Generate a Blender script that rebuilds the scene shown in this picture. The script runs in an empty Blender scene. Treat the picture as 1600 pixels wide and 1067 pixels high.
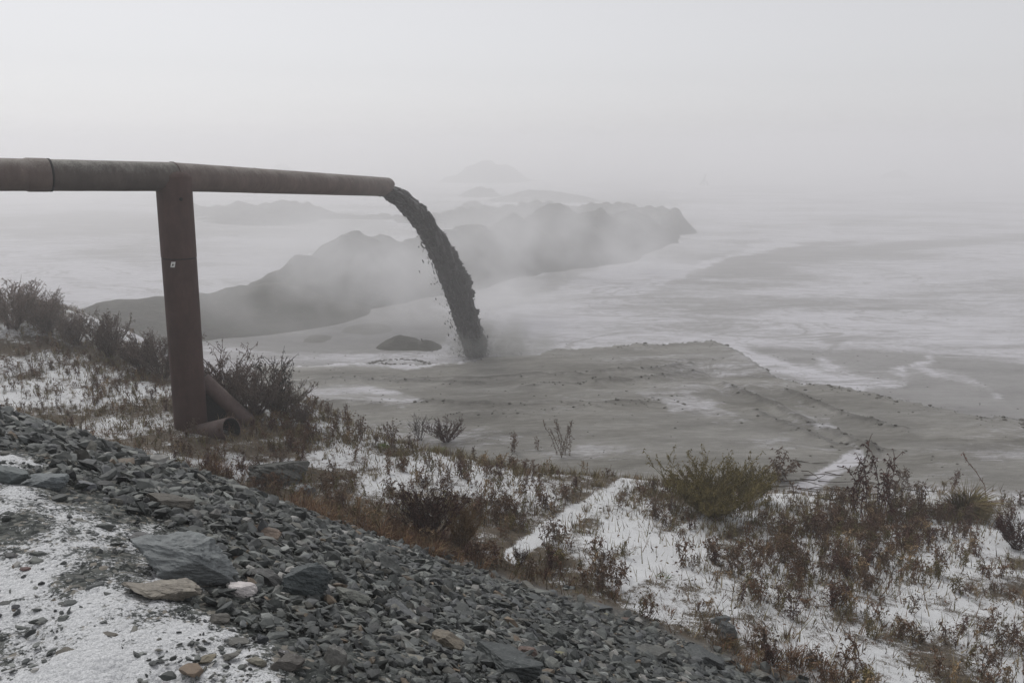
import bpy, math, random
import numpy as np
from mathutils import Vector

# ------------------------------------------------------------------ camera, sky, sun, exposure
SC = bpy.context.scene
COL = SC.collection
PITCH = math.radians(13.7)
FPX = 1244.0                      # focal length in pixels of the 1600 px wide photograph
EYE = np.array([0.0, 0.0, 8.0])
cam_d = bpy.data.cameras.new('camera'); cam = bpy.data.objects.new('camera', cam_d); COL.objects.link(cam)
cam_d.lens = 28.0; cam_d.sensor_width = 36.0; cam_d.clip_start = 0.05; cam_d.clip_end = 3000
cam.location = EYE; cam.rotation_euler = (math.pi / 2 - PITCH, 0, 0)
SC.camera = cam
SUN_EL, SUN_AZ = math.radians(52), math.radians(-38)      # azimuth from +Y (view direction) towards +X

world = bpy.data.worlds.new('World'); SC.world = world; world.use_nodes = True
nt = world.node_tree; nt.nodes.clear()
def N(t, kind, **kw):
    n = t.nodes.new(kind)
    for k, v in kw.items():
        if k.startswith('i_'):
            n.inputs[k[2:].replace('_', ' ')].default_value = v
        else:
            setattr(n, k, v)
    return n
sky = N(nt, 'ShaderNodeTexSky', sky_type='NISHITA', sun_disc=False, sun_elevation=SUN_EL, sun_rotation=SUN_AZ)
hs = N(nt, 'ShaderNodeHueSaturation'); hs.inputs['Saturation'].default_value = 0.12
nt.links.new(sky.outputs[0], hs.inputs['Color'])
bg1 = N(nt, 'ShaderNodeBackground'); bg1.inputs[1].default_value = 0.05
nt.links.new(hs.outputs[0], bg1.inputs[0])
bg2 = N(nt, 'ShaderNodeBackground'); bg2.inputs[0].default_value = (0.325, 0.322, 0.338, 1)   # the cloud sheet
bg2.inputs[1].default_value = 1.0
addw = N(nt, 'ShaderNodeAddShader'); wo = N(nt, 'ShaderNodeOutputWorld')
nt.links.new(bg1.outputs[0], addw.inputs[0]); nt.links.new(bg2.outputs[0], addw.inputs[1]); nt.links.new(addw.outputs[0], wo.inputs[0])

sun_d = bpy.data.lights.new('sun', 'SUN'); sun_d.energy = 1.5; sun_d.angle = math.radians(30); sun_d.color = (1, 0.98, 0.95)
sun = bpy.data.objects.new('sun', sun_d); COL.objects.link(sun)
sd = Vector((math.sin(SUN_AZ) * math.cos(SUN_EL), math.cos(SUN_AZ) * math.cos(SUN_EL), math.sin(SUN_EL)))
sun.rotation_euler = sd.to_track_quat('Z', 'Y').to_euler(); sun.location = sd * 60

SC.view_settings.view_transform = 'Standard'; SC.view_settings.look = 'None'
SC.view_settings.exposure = 0.12; SC.view_settings.gamma = 1.0; SC.view_settings.use_curve_mapping = False
SC.render.engine = 'CYCLES'
SC.cycles.max_bounces = 10; SC.cycles.diffuse_bounces = 3; SC.cycles.glossy_bounces = 2
SC.cycles.volume_bounces = 6; SC.cycles.transparent_max_bounces = 8
SC.cycles.volume_step_rate = 4.0; SC.cycles.volume_max_steps = 128
SC.cycles.use_denoising = True

# ------------------------------------------------------------------ noise and small maths
R = np.random.RandomState(7)
_perm = R.permutation(4096).astype(np.int64)
_val = R.rand(4096)
def vnoise(x, y, seed=0):
    x = np.asarray(x, float) + seed * 17.31; y = np.asarray(y, float) - seed * 9.77
    xi = np.floor(x).astype(np.int64); yi = np.floor(y).astype(np.int64)
    fx = x - xi; fy = y - yi
    fx = fx * fx * (3 - 2 * fx); fy = fy * fy * (3 - 2 * fy)
    def h(a, b): return _val[_perm[(_perm[a & 4095] + b) & 4095]]
    a = h(xi, yi); b = h(xi + 1, yi); c = h(xi, yi + 1); d = h(xi + 1, yi + 1)
    return (a * (1 - fx) + b * fx) * (1 - fy) + (c * (1 - fx) + d * fx) * fy
def fbm(x, y, o=4, seed=0, g=0.5):
    s = 0; a = 1; t = 0
    for i in range(o):
        s = s + a * (vnoise(x * 2 ** i, y * 2 ** i, seed + i * 3) - 0.5); t += a; a *= g
    return s / t * 2          # about -1..1
def sstep(a, b, x):
    t = np.clip((np.asarray(x, float) - a) / (b - a), 0, 1); return t * t * (3 - 2 * t)
def splus(x, k): return k * np.logaddexp(0, np.asarray(x, float) / k)
def smax(a, b, k): return a + splus(b - a, k)

# ------------------------------------------------------------------ where things stand: picture ray and terrain height
def ray(px, py):
    u = (px - 800) / FPX; v = (533.5 - py) / FPX
    c, s = math.cos(PITCH), math.sin(PITCH)
    return np.array([u, c + v * s, -s + v * c])
def project(x, y, z):
    c, s = math.cos(PITCH), math.sin(PITCH)
    z = z - EYE[2]
    f = y * c - z * s; up = y * s + z * c
    f = np.where(f > 0.05, f, 0.05)
    return 800 + x / f * FPX, 533.5 - up / f * FPX
def plane(px, py, z):
    r = ray(px, py); t = (z - EYE[2]) / r[2]
    return EYE + r * t

NX, NY = 0.65, 0.76
def ds(x, y): return NX * x + NY * y, -NY * x + NX * y
def e_off(s):
    q = np.clip(s - 2, 0, 24); return -0.010 * q * q - np.clip(s - 26, 0, None) * 0.48
S_E = [-10, 2, 3.5, 5.3, 10, 13.5, 17.2, 22, 28, 34]
D_E = [21, 19, 18.4, 16.4, 12.9, 10.9, 10.6, 10.2, 10.2, 10.2]
PLAT = [plane(*q, 0.5) for q in [(640, 553), (740, 549), (900, 541), (1000, 534), (1110, 527), (1150, 544), (1210, 585), (1340, 608), (1460, 632), (1600, 658), (1900, 705)]]
PX_ = np.array([p[0] for p in PLAT]); PY_ = np.array([p[1] for p in PLAT])
def poly_dist(x, y, pts):
    """distance to a polyline given as world xy points"""
    best = np.full(np.shape(x), 1e9)
    for (ax, ay), (bx, by) in zip(pts[:-1], pts[1:]):
        dx, dy = bx - ax, by - ay; L = dx * dx + dy * dy + 1e-9
        t = np.clip(((x - ax) * dx + (y - ay) * dy) / L, 0, 1)
        best = np.minimum(best, np.hypot(x - ax - t * dx, y - ay - t * dy))
    return best
RUTS = [([(600, 577), (760, 584), (900, 583), (1000, 577), (1075, 570)], .10), ([(820, 600), (900, 597), (960, 592)], .07),
        ([(460, 583), (560, 581), (640, 585), (760, 592)], .10), ([(930, 596), (1010, 592), (1090, 582)], .13),
        ([(480, 612), (640, 618), (800, 625), (960, 626), (1080, 634)], .06), ([(700, 638), (900, 634), (1050, 622)], .05),
        ([(1130, 600), (1190, 625), (1290, 668), (1360, 700)], .10), ([(1230, 610), (1330, 650), (1420, 672)], .09),
        ([(1180, 640), (1300, 690), (1400, 705)], .08)]
RUTS_W = [([tuple(plane(a, b, 0.5)[:2]) for a, b in pl], h * 1.15) for pl, h in RUTS]
MOUND_L = (-17.0, 25.5)
def H(x, y, fine=True):
    x = np.asarray(x, float); y = np.asarray(y, float)
    d, s = ds(x, y); e = e_off(s)
    lo = fbm(x * 0.35, y * 0.35, 3, 1)
    dd = d - e - 1.4 + 0.18 * lo
    bank = 6.4 - 0.68 * splus(dd, 0.22) + 0.02 * np.clip(-dd, 0, 10)
    dfoot = 7.28 + e
    k = 0.18 - 0.10 * sstep(10, 17, s)
    de = np.interp(s, S_E, D_E) + 0.5 * fbm(x * 0.3, y * 0.3, 3, 5)
    bench = 2.4 - k * np.clip(d - dfoot, -1, 40) + 0.10 * fbm(x * 0.6, y * 0.6, 4, 2)
    bench = bench + 1.5 * np.exp(-((x - MOUND_L[0]) ** 2 / 40 + (y - MOUND_L[1]) ** 2 / 26))
    bench = bench - 0.5 * splus(d - de, 0.4)
    base = smax(bank, bench, 0.10)
    yb = np.interp(x, PX_, PY_) + 0.9 * fbm(x * 0.8, y * 0.15, 5, 8, .6)
    ramp = sstep(-9, 6, x) * 0.40 + 0.12
    wob = 0.05 * fbm(x * 0.25, y * 0.5, 3, 11)
    plat = (ramp + wob) * sstep(-0.10, 0.35, yb - y) * sstep(45, 40, np.abs(x) + 0 * y)
    plain = 0.06 * fbm(x * 0.08, y * 0.16, 3, 12) * sstep(200, 60, y) + plat
    for pl, h in RUTS_W:
        dist = poly_dist(x + 0.15 * fbm(x, y, 2, 31), y + 0.2 * fbm(x * 1.4, y * 1.4, 2, 33), pl)
        plain = plain + h * (0.5 + vnoise(x * 2.5, y * 2.5, 9)) * np.exp(-(dist / 0.22) ** 2) - 0.4 * h * np.exp(-((dist - 0.5) / 0.3) ** 2)
    z = smax(base, plain, 0.07)
    return z
def hit(px, py, tmax=300):
    r = ray(px, py); t = np.geomspace(1.0, tmax, 2600)
    x = r[0] * t; y = r[1] * t; z = EYE[2] + r[2] * t
    b = z < H(x, y)
    if not b.any():
        return plane(px, py, 0.0)
    i = max(int(np.argmax(b)), 1)
    lo_, hi_ = t[i - 1], t[i]
    tt = (lo_ + hi_) / 2
    p = EYE + r * tt; p[2] = float(H(p[0], p[1]))
    return p
def scale_at(p):      # metres per photo pixel at a point
    c, s = math.cos(PITCH), math.sin(PITCH)
    return (p[1] * c - (p[2] - EYE[2]) * s) / FPX

# ------------------------------------------------------------------ mesh helpers
def mesh(name, V, F, mat=None, cols=None, smooth=False, attrs=None):
    """V (n,3); F (m,3) or (m,4) array"""
    V = np.asarray(V, np.float32); F = np.asarray(F, np.int32)
    me = bpy.data.meshes.new(name)
    k = F.shape[1]
    me.vertices.add(len(V)); me.vertices.foreach_set('co', V.ravel())
    me.loops.add(F.size); me.loops.foreach_set('vertex_index', F.ravel())
    me.polygons.add(len(F)); me.polygons.foreach_set('loop_start', np.arange(0, F.size, k, dtype=np.int32))
    if smooth is not False:
        me.polygons.foreach_set('use_smooth', np.full(len(F), bool(smooth)))
    else:
        me.polygons.foreach_set('use_smooth', np.zeros(len(F), bool))
    me.update(calc_edges=True)
    if cols is not None:
        a = me.color_attributes.new('col', 'FLOAT_COLOR', 'POINT')
        c4 = np.ones((len(V), 4), np.float32); c4[:, :3] = cols
        a.data.foreach_set('color', c4.ravel())
    for an, av in (attrs or {}).items():
        a = me.attributes.new(an, 'FLOAT', 'POINT'); a.data.foreach_set('value', np.asarray(av, np.float32))
    if mat: me.materials.append(mat)
    me.validate()
    return me
def obj(name, me, parent=None, loc=None, rot=None, scale=None):
    o = bpy.data.objects.new(name, me); COL.objects.link(o)
    if parent: o.parent = parent
    if loc is not None: o.location = [float(v) for v in loc]
    if rot is not None: o.rotation_euler = [float(v) for v in rot]
    if scale is not None: o.scale = [float(v) for v in scale] if hasattr(scale, '__len__') else (float(scale),) * 3
    return o
def tag(o, label=None, cat=None, group=None, kind=None):
    if label: o['label'] = label
    if cat: o['category'] = cat
    if group: o['group'] = group
    if kind: o['kind'] = kind
    return o
class Geo:
    """collects triangle soups with colours"""
    def __init__(s): s.V = []; s.F = []; s.C = []; s.n = 0
    def add(s, V, F, C):
        V = np.asarray(V, float); F = np.asarray(F, int)
        s.V.append(V); s.F.append(F + s.n); s.n += len(V)
        C = np.asarray(C, float)
        s.C.append(np.broadcast_to(C, (len(V), 3)))
    def arrays(s): return np.concatenate(s.V), np.concatenate(s.F), np.concatenate(s.C)
def frame(t):
    t = t / (np.linalg.norm(t) + 1e-9)
    a = np.array([0, 0, 1.0]) if abs(t[2]) < 0.9 else np.array([1.0, 0, 0])
    u = np.cross(t, a); u /= np.linalg.norm(u); return u, np.cross(t, u)
def tube_tris(P, rad, n=3):
    P = np.asarray(P, float); m = len(P); rad = np.broadcast_to(rad, (m,))
    V = []
    for i in range(m):
        t = P[min(i + 1, m - 1)] - P[max(i - 1, 0)]; u, w = frame(t)
        for k in range(n):
            a = 2 * math.pi * k / n; V.append(P[i] + rad[i] * (u * math.cos(a) + w * math.sin(a)))
    F = []
    for i in range(m - 1):
        for k in range(n):
            a = i * n + k; b = i * n + (k + 1) % n; F += [(a, b, b + n), (a, b + n, a + n)]
    return np.array(V), np.array(F)
def tube_quads(P, rad, n=48, caps=True, vfun=None):
    P = np.asarray(P, float); m = len(P); rad = np.broadcast_to(rad, (m,)); V = []
    u = None
    for i in range(m):
        t = P[min(i + 1, m - 1)] - P[max(i - 1, 0)]; uu, w = frame(t)
        for k in range(n):
            a = 2 * math.pi * k / n; V.append(P[i] + rad[i] * (uu * math.cos(a) + w * math.sin(a)))
    F = [(i * n + k, i * n + (k + 1) % n, (i + 1) * n + (k + 1) % n, (i + 1) * n + k) for i in range(m - 1) for k in range(n)]
    return np.array(V), np.array(F)

# ------------------------------------------------------------------ materials
def newmat(name):
    m = bpy.data.materials.new(name); m.use_nodes = True
    t = m.node_tree; b = t.nodes['Principled BSDF']; b.inputs['Specular IOR Level'].default_value = 0.25
    return m, t, b
def L(t, a, b): t.links.new(a, b)
def noise(t, vec, scale, detail=4, rough=0.55, dist=0.0):
    n = N(t, 'ShaderNodeTexNoise'); n.inputs['Scale'].default_value = scale; n.inputs['Detail'].default_value = detail
    n.inputs['Roughness'].default_value = rough; n.inputs['Distortion'].default_value = dist
    if vec is not None: L(t, vec, n.inputs['Vector'])
    return n.outputs[0]
def mapping(t, vec, scale, rot=(0, 0, 0)):
    n = N(t, 'ShaderNodeMapping'); n.inputs['Scale'].default_value = scale; n.inputs['Rotation'].default_value = rot
    L(t, vec, n.inputs['Vector']); return n.outputs[0]
def M(t, op, a, b=None, c=None, clamp=False):
    n = N(t, 'ShaderNodeMath', operation=op, use_clamp=clamp)
    for i, v in enumerate((a, b, c)):
        if v is None: continue
        if isinstance(v, (int, float)): n.inputs[i].default_value = v
        else: L(t, v, n.inputs[i])
    return n.outputs[0]
def ramp(t, f, stops):
    n = N(t, 'ShaderNodeValToRGB'); e = n.color_ramp.elements
    for i, (p, c) in enumerate(stops):
        el = e[i] if i < 2 else e.new(p)
        el.position = p; el.color = (*c, 1) if len(c) == 3 else c
    L(t, f, n.inputs[0]); return n.outputs[0]
def mapr(t, f, a, b, c=0.0, d=1.0, smooth=True):
    n = N(t, 'ShaderNodeMapRange', clamp=True); n.interpolation_type = 'SMOOTHSTEP' if smooth else 'LINEAR'
    n.inputs['From Min'].default_value = a; n.inputs['From Max'].default_value = b
    n.inputs['To Min'].default_value = c; n.inputs['To Max'].default_value = d
    if isinstance(f, (int, float)): n.inputs[0].default_value = f
    else: L(t, f, n.inputs[0])
    return n.outputs[0]
def mix(t, f, a, b, mode='MIX'):
    n = N(t, 'ShaderNodeMix', data_type='RGBA', blend_type=mode)
    for sock, v in ((n.inputs[0], f), (n.inputs[6], a), (n.inputs[7], b)):
        if isinstance(v, (int, float)): sock.default_value = v
        elif isinstance(v, tuple): sock.default_value = (*v, 1)
        else: L(t, v, sock)
    return n.outputs[2]
def attr(t, name):
    n = N(t, 'ShaderNodeAttribute', attribute_name=name); return n
def bump(t, b, h, strength=0.5, dist=0.02):
    n = N(t, 'ShaderNodeBump'); n.inputs['Strength'].default_value = strength; n.inputs['Distance'].default_value = dist
    L(t, h, n.inputs['Height']); L(t, n.outputs[0], b.inputs['Normal'])
def position(t): return N(t, 'ShaderNodeNewGeometry').outputs['Position']

def terrain_material():
    m, t, b = newmat('ground_surface')
    P = position(t)
    gravel = attr(t, 'gravel').outputs['Fac']; bench = attr(t, 'bench').outputs['Fac']
    snow = attr(t, 'snow').outputs['Fac']; brown = attr(t, 'brown').outputs['Fac']; tracks = attr(t, 'streak').outputs['Fac']
    # crushed rock between the stones
    vo = N(t, 'ShaderNodeTexVoronoi', feature='F1'); vo.inputs['Scale'].default_value = 45; L(t, P, vo.inputs['Vector'])
    vo2 = N(t, 'ShaderNodeTexVoronoi', feature='F1'); vo2.inputs['Scale'].default_value = 110; L(t, P, vo2.inputs['Vector'])
    sepc = N(t, 'ShaderNodeSeparateColor'); L(t, vo.outputs['Color'], sepc.inputs[0])
    cg = ramp(t, sepc.outputs[0], [(0.0, (.022, .025, .024)), (0.5, (.060, .066, .062)), (0.8, (.12, .125, .115)), (1.0, (.22, .20, .17))])
    # soil and dead litter of the bench
    n1 = noise(t, P, 14, 6, 0.65); cs = ramp(t, n1, [(0.3, (.035, .03, .022)), (0.5, (.075, .058, .04)), (0.7, (.12, .10, .07))])
    # tailings sand
    n2 = noise(t, mapping(t, P, (0.25, 0.9, 1)), 1.2, 6, 0.6)
    n2b = noise(t, mapping(t, P, (0.5, 1.6, 1)), 5, 5, 0.65)
    mixn = M(t, 'MULTIPLY_ADD', n2b, 0.4, M(t, 'MULTIPLY', n2, 0.6))
    ct = ramp(t, mixn, [(0.30, (.17, .167, .163)), (0.5, (.245, .24, .235)), (0.7, (.31, .305, .30))])
    cb = ramp(t, mixn, [(0.38, (.112, .107, .094)), (0.5, (.165, .159, .142)), (0.62, (.235, .228, .208))])
    col = mix(t, brown, ct, cb)
    rutn = mapr(t, M(t, 'MULTIPLY', tracks, M(t, 'MULTIPLY', noise(t, P, 3.5, 5, .7), 2.0)), 0.35, 0.9, 0.0, 0.6)
    col = mix(t, rutn, col, (.055, .052, .044))
    col = mix(t, bench, col, cs)
    col = mix(t, gravel, col, cg)
    # snow: patches from small to fine grains, spread by the attribute
    fine = noise(t, P, 60, 5, 0.75); mid = noise(t, P, 9, 5, 0.65); big = noise(t, P, 2.0, 4, 0.6)
    near = M(t, 'ADD', M(t, 'MULTIPLY', fine, 0.50), M(t, 'ADD', M(t, 'MULTIPLY', mid, 0.30), M(t, 'MULTIPLY', big, 0.20)))
    s1 = noise(t, mapping(t, P, (0.16, 0.50, 1), (0, 0, 0.25)), 1.2, 9, 0.66, 1.4)
    s2 = noise(t, mapping(t, P, (0.8, 2.2, 1), (0, 0, -0.15)), 3.0, 7, 0.75, 0.8)
    far = M(t, 'ADD', M(t, 'MULTIPLY', s1, 0.5), M(t, 'MULTIPLY', s2, 0.5))
    isnear = M(t, 'MAXIMUM', gravel, bench)
    f = M(t, 'ADD', M(t, 'MULTIPLY', near, isnear), M(t, 'MULTIPLY', far, M(t, 'SUBTRACT', 1.0, isnear)))
    thr = M(t, 'SUBTRACT', 0.82, M(t, 'MULTIPLY', snow, 0.64))      # snow 0 -> bare, 1 -> covered
    wdt = M(t, 'ADD', 0.05, M(t, 'MULTIPLY', M(t, 'SUBTRACT', 1.0, isnear), 0.13))
    sm = M(t, 'DIVIDE', M(t, 'SUBTRACT', f, thr), wdt, clamp=True)
    sm = M(t, 'MULTIPLY', sm, mapr(t, snow, 0.02, 0.12))
    grain = noise(t, P, 160, 3, 0.8)
    csn_near = ramp(t, grain, [(0.34, (.34, .35, .35)), (0.47, (.54, .55, .56)), (0.62, (.72, .73, .74))])
    csn_far = ramp(t, noise(t, mapping(t, P, (0.2, 1.0, 1)), 3, 5, 0.6), [(0.3, (.42, .415, .435)), (0.7, (.54, .535, .56))])
    csn = mix(t, isnear, csn_far, csn_near)
    # thin braided flow channels over the flats
    ch = noise(t, mapping(t, P, (0.055, 0.13, 1), (0, 0, 0.45)), 1.0, 6, 0.6, 1.2)
    ln1 = mapr(t, M(t, 'ABSOLUTE', M(t, 'SUBTRACT', ch, 0.5)), 0.0, 0.014, 1.0, 0.0)
    ch2 = noise(t, mapping(t, P, (0.2, 0.5, 1), (0, 0, 0.3)), 1.0, 5, 0.6, 1.5)
    ln2 = mapr(t, M(t, 'ABSOLUTE', M(t, 'SUBTRACT', ch2, 0.52)), 0.0, 0.02, 0.7, 0.0)
    lines = M(t, 'MULTIPLY', M(t, 'MAXIMUM', ln1, ln2), M(t, 'SUBTRACT', 1.0, isnear))
    sm = M(t, 'MULTIPLY', sm, M(t, 'SUBTRACT', 1.0, M(t, 'MULTIPLY', lines, 0.75)))
    col = mix(t, sm, col, csn)
    L(t, col, b.inputs['Base Color'])
    wet = mapr(t, noise(t, mapping(t, P, (0.15, 0.5, 1)), 0.9, 4), 0.42, 0.62, 0.42, 0.85)
    rough = mix(t, M(t, 'MULTIPLY', brown, M(t, 'SUBTRACT', 1.0, sm)), (0.9, 0.9, 0.9), wet)
    L(t, rough, b.inputs['Roughness'])
    hgt = M(t, 'ADD', M(t, 'MULTIPLY', vo.outputs[0], M(t, 'MULTIPLY', gravel, -0.6)), M(t, 'ADD', M(t, 'MULTIPLY', fine, 0.5), M(t, 'MULTIPLY', mixn, 1.0)))
    bump(t, b, hgt, 0.7, 0.03)
    return m
MAT_GROUND = terrain_material()

def tailings_mound_material():
    m, t, b = newmat('piled_tailings')
    P = position(t)
    n1 = noise(t, P, 0.9, 7, 0.6); n2 = noise(t, mapping(t, P, (1, 1, 3)), 2.5, 5, 0.65)
    f = M(t, 'ADD', M(t, 'MULTIPLY', n1, .5), M(t, 'MULTIPLY', n2, .5))
    c = ramp(t, f, [(0.3, (.040, .039, .032)), (0.5, (.070, .068, .056)), (0.7, (.115, .110, .092))])
    L(t, c, b.inputs['Base Color']); b.inputs['Roughness'].default_value = 0.9
    bump(t, b, f, 0.9, 0.15); return m
MAT_MOUND = tailings_mound_material()
_f = MAT_MOUND.copy(); _f.name = 'fresh_tailings'; MAT_FAN = _f
for q in _f.node_tree.nodes:
    if q.type == 'VALTORGB':
        for e_, c_ in zip(q.color_ramp.elements, ((.12, .117, .105), (.16, .155, .14), (.20, .195, .18))): e_.color = (*c_, 1)

def rock_material():
    m, t, b = newmat('slate_rock')
    tc = N(t, 'ShaderNodeTexCoord').outputs['Object']; P = position(t)
    c0 = attr(t, 'col').outputs['Color']
    n1 = noise(t, P, 22, 6, 0.6); n2 = noise(t, mapping(t, P, (1, 1.6, 5), (0.3, 0.2, 0.5)), 16, 6, 0.7, 0.8)
    sp = noise(t, P, 190, 3, 0.7)
    f = M(t, 'ADD', M(t, 'MULTIPLY', n1, .4), M(t, 'ADD', M(t, 'MULTIPLY', n2, .35), M(t, 'MULTIPLY', sp, .25)))
    mul = ramp(t, f, [(0.30, (.50, .50, .50)), (0.5, (1, 1, 1)), (0.68, (1.7, 1.7, 1.66))])
    c = mix(t, 1.0, c0, mul, 'MULTIPLY')
    # frost crystals caught on upward faces
    g = N(t, 'ShaderNodeNewGeometry'); sx = N(t, 'ShaderNodeSeparateXYZ'); L(t, g.outputs['Normal'], sx.inputs[0])
    fr = M(t, 'MULTIPLY', mapr(t, sx.outputs[2], 0.55, 0.95), mapr(t, noise(t, P, 75, 5, 0.85), 0.60, 0.70))
    fr = M(t, 'MULTIPLY', fr, mapr(t, noise(t, P, 2.2, 3), 0.35, 0.65, 0.15, 0.9))
    c = mix(t, fr, c, (.55, .56, .58))
    L(t, c, b.inputs['Base Color']); b.inputs['Roughness'].default_value = 0.62; b.inputs['Specular IOR Level'].default_value = 0.4
    bump(t, b, f, 0.55, 0.012)
    return m
MAT_ROCK = rock_material()

def plant_material():
    m, t, b = newmat('dead_plant')
    c0 = attr(t, 'col').outputs['Color']; P = position(t)
    mul = ramp(t, noise(t, P, 30, 3), [(0.3, (.95, .95, .93)), (0.7, (1.6, 1.6, 1.55))])
    L(t, mix(t, 1.0, c0, mul, 'MULTIPLY'), b.inputs['Base Color']); b.inputs['Roughness'].default_value = 0.85
    b.inputs['Specular IOR Level'].default_value = 0.1
    return m
MAT_PLANT = plant_material()

def steel_material(name, base, lichen):
    m, t, b = newmat(name)
    P = position(t)
    n1 = noise(t, P, 2.2, 7, 0.62); n2 = noise(t, mapping(t, P, (1, 1, .25)), 9, 6, 0.7); n3 = noise(t, P, 45, 5, 0.75)
    f = M(t, 'ADD', M(t, 'MULTIPLY', n1, .45), M(t, 'ADD', M(t, 'MULTIPLY', n2, .3), M(t, 'MULTIPLY', n3, .25)))
    dk = tuple(v * .62 for v in base); lt = tuple(v * 1.5 for v in base)
    c = ramp(t, f, [(0.32, dk), (0.5, base), (0.68, lt)])
    g = N(t, 'ShaderNodeNewGeometry'); sx = N(t, 'ShaderNodeSeparateXYZ'); L(t, g.outputs['Normal'], sx.inputs[0])
    up = mapr(t, M(t, 'ADD', sx.outputs[2], M(t, 'MULTIPLY', M(t, 'SUBTRACT', n2, .5), 1.6)), 0.15, 0.95)
    dust = M(t, 'MULTIPLY', up, mapr(t, M(t, 'ADD', n3, M(t, 'MULTIPLY', n1, .6)), 0.62, 0.95, 0.1, 1.0))
    c = mix(t, M(t, 'MULTIPLY', dust, lichen), c, (.30, .30, .27))
    sp = M(t, 'MULTIPLY', mapr(t, noise(t, P, 110, 4, 0.8), 0.62, 0.70), lichen * .8)
    c = mix(t, sp, c, (.26, .27, .25))
    L(t, c, b.inputs['Base Color']); b.inputs['Roughness'].default_value = 0.72
    bump(t, b, f, 0.35, 0.01); return m
MAT_PIPE_OLD = steel_material('lichen_coated_steel', (.085, .070, .062), 0.75)
MAT_PIPE = steel_material('weathered_brown_steel', (.125, .094, .082), 0.55)
MAT_POST = steel_material('red_brown_steel', (.072, .041, .035), 0.12)
MAT_BRACE = steel_material('bare_brown_steel', (.12, .085, .078), 0.2)
def plain_mat(name, c, rough=0.8):
    m, t, b = newmat(name); P = position(t)
    mul = ramp(t, noise(t, P, 20, 5), [(0.3, tuple(v * .7 for v in c)), (0.7, tuple(v * 1.3 for v in c))])
    L(t, mul, b.inputs['Base Color']); b.inputs['Roughness'].default_value = rough; return m
MAT_DARK = plain_mat('near_black_steel', (.018, .018, .018))  # near-black tone for pipe insides, seam gap, gusset and small fittings
MAT_TAG = plain_mat('white_tag', (.75, .75, .72), 0.5)
MAT_INK = plain_mat('tag_ink', (.05, .05, .05), 0.6)
MAT_CLOD = plain_mat('damp_tailings_clod', (.105, .10, .087), 0.9)
MAT_SLURRY = plain_mat('wet_slurry', (.038, .036, .033), 0.35)

# ------------------------------------------------------------------ ground: one polar sheet round the camera, split by surface
def poly_mask(px, py, pts, soft):
    """soft inside mask of a picture-space polygon (used only to lay out where a sand bar or snow field lies)"""
    inside = np.zeros(px.shape, bool); dmin = np.full(px.shape, 1e9)
    n = len(pts)
    for i in range(n):
        ax, ay = pts[i]; bx, by = pts[(i + 1) % n]
        c = ((ay > py) != (by > py)); xi = (bx - ax) * (py - ay) / ((by - ay) + 1e-9) + ax
        inside ^= c & (px < xi)
        dx, dy = bx - ax, by - ay; t = np.clip(((px - ax) * dx + (py - ay) * dy) / (dx * dx + dy * dy + 1e-9), 0, 1)
        dmin = np.minimum(dmin, np.hypot(px - ax - t * dx, (py - ay - t * dy) * 1.6))
    sd_ = np.where(inside, dmin, -dmin)
    return sstep(-soft, soft, sd_)
def line_mask(px, py, pts, w, soft):
    return sstep(w + soft, w - soft * 0.5, poly_dist(px, py, pts))
TRACKS = [([(800, 868), (850, 832), (905, 800), (960, 768), (1005, 738)], 11), ([(965, 905), (1040, 862), (1120, 812), (1200, 778), (1260, 762), (1335, 712)], 19)]
def zones(x, y):
    d, s = ds(x, y); e = e_off(s); w = 0.35 * fbm(x * 0.9, y * 0.9, 4, 21)
    dd = d - e
    crest = sstep(2.15, 0.75, dd + 1.3 * w)
    foot = 7.35 + e
    gravel = sstep(0.25, -0.25, d - foot - 0.45 * sstep(9, 2, s) + 0.8 * w)
    de = np.interp(s, S_E, D_E) + 0.35
    bench = (1 - gravel) * sstep(0.7, -0.3, d - de + 1.6 * w)
    return crest, gravel, bench
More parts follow.
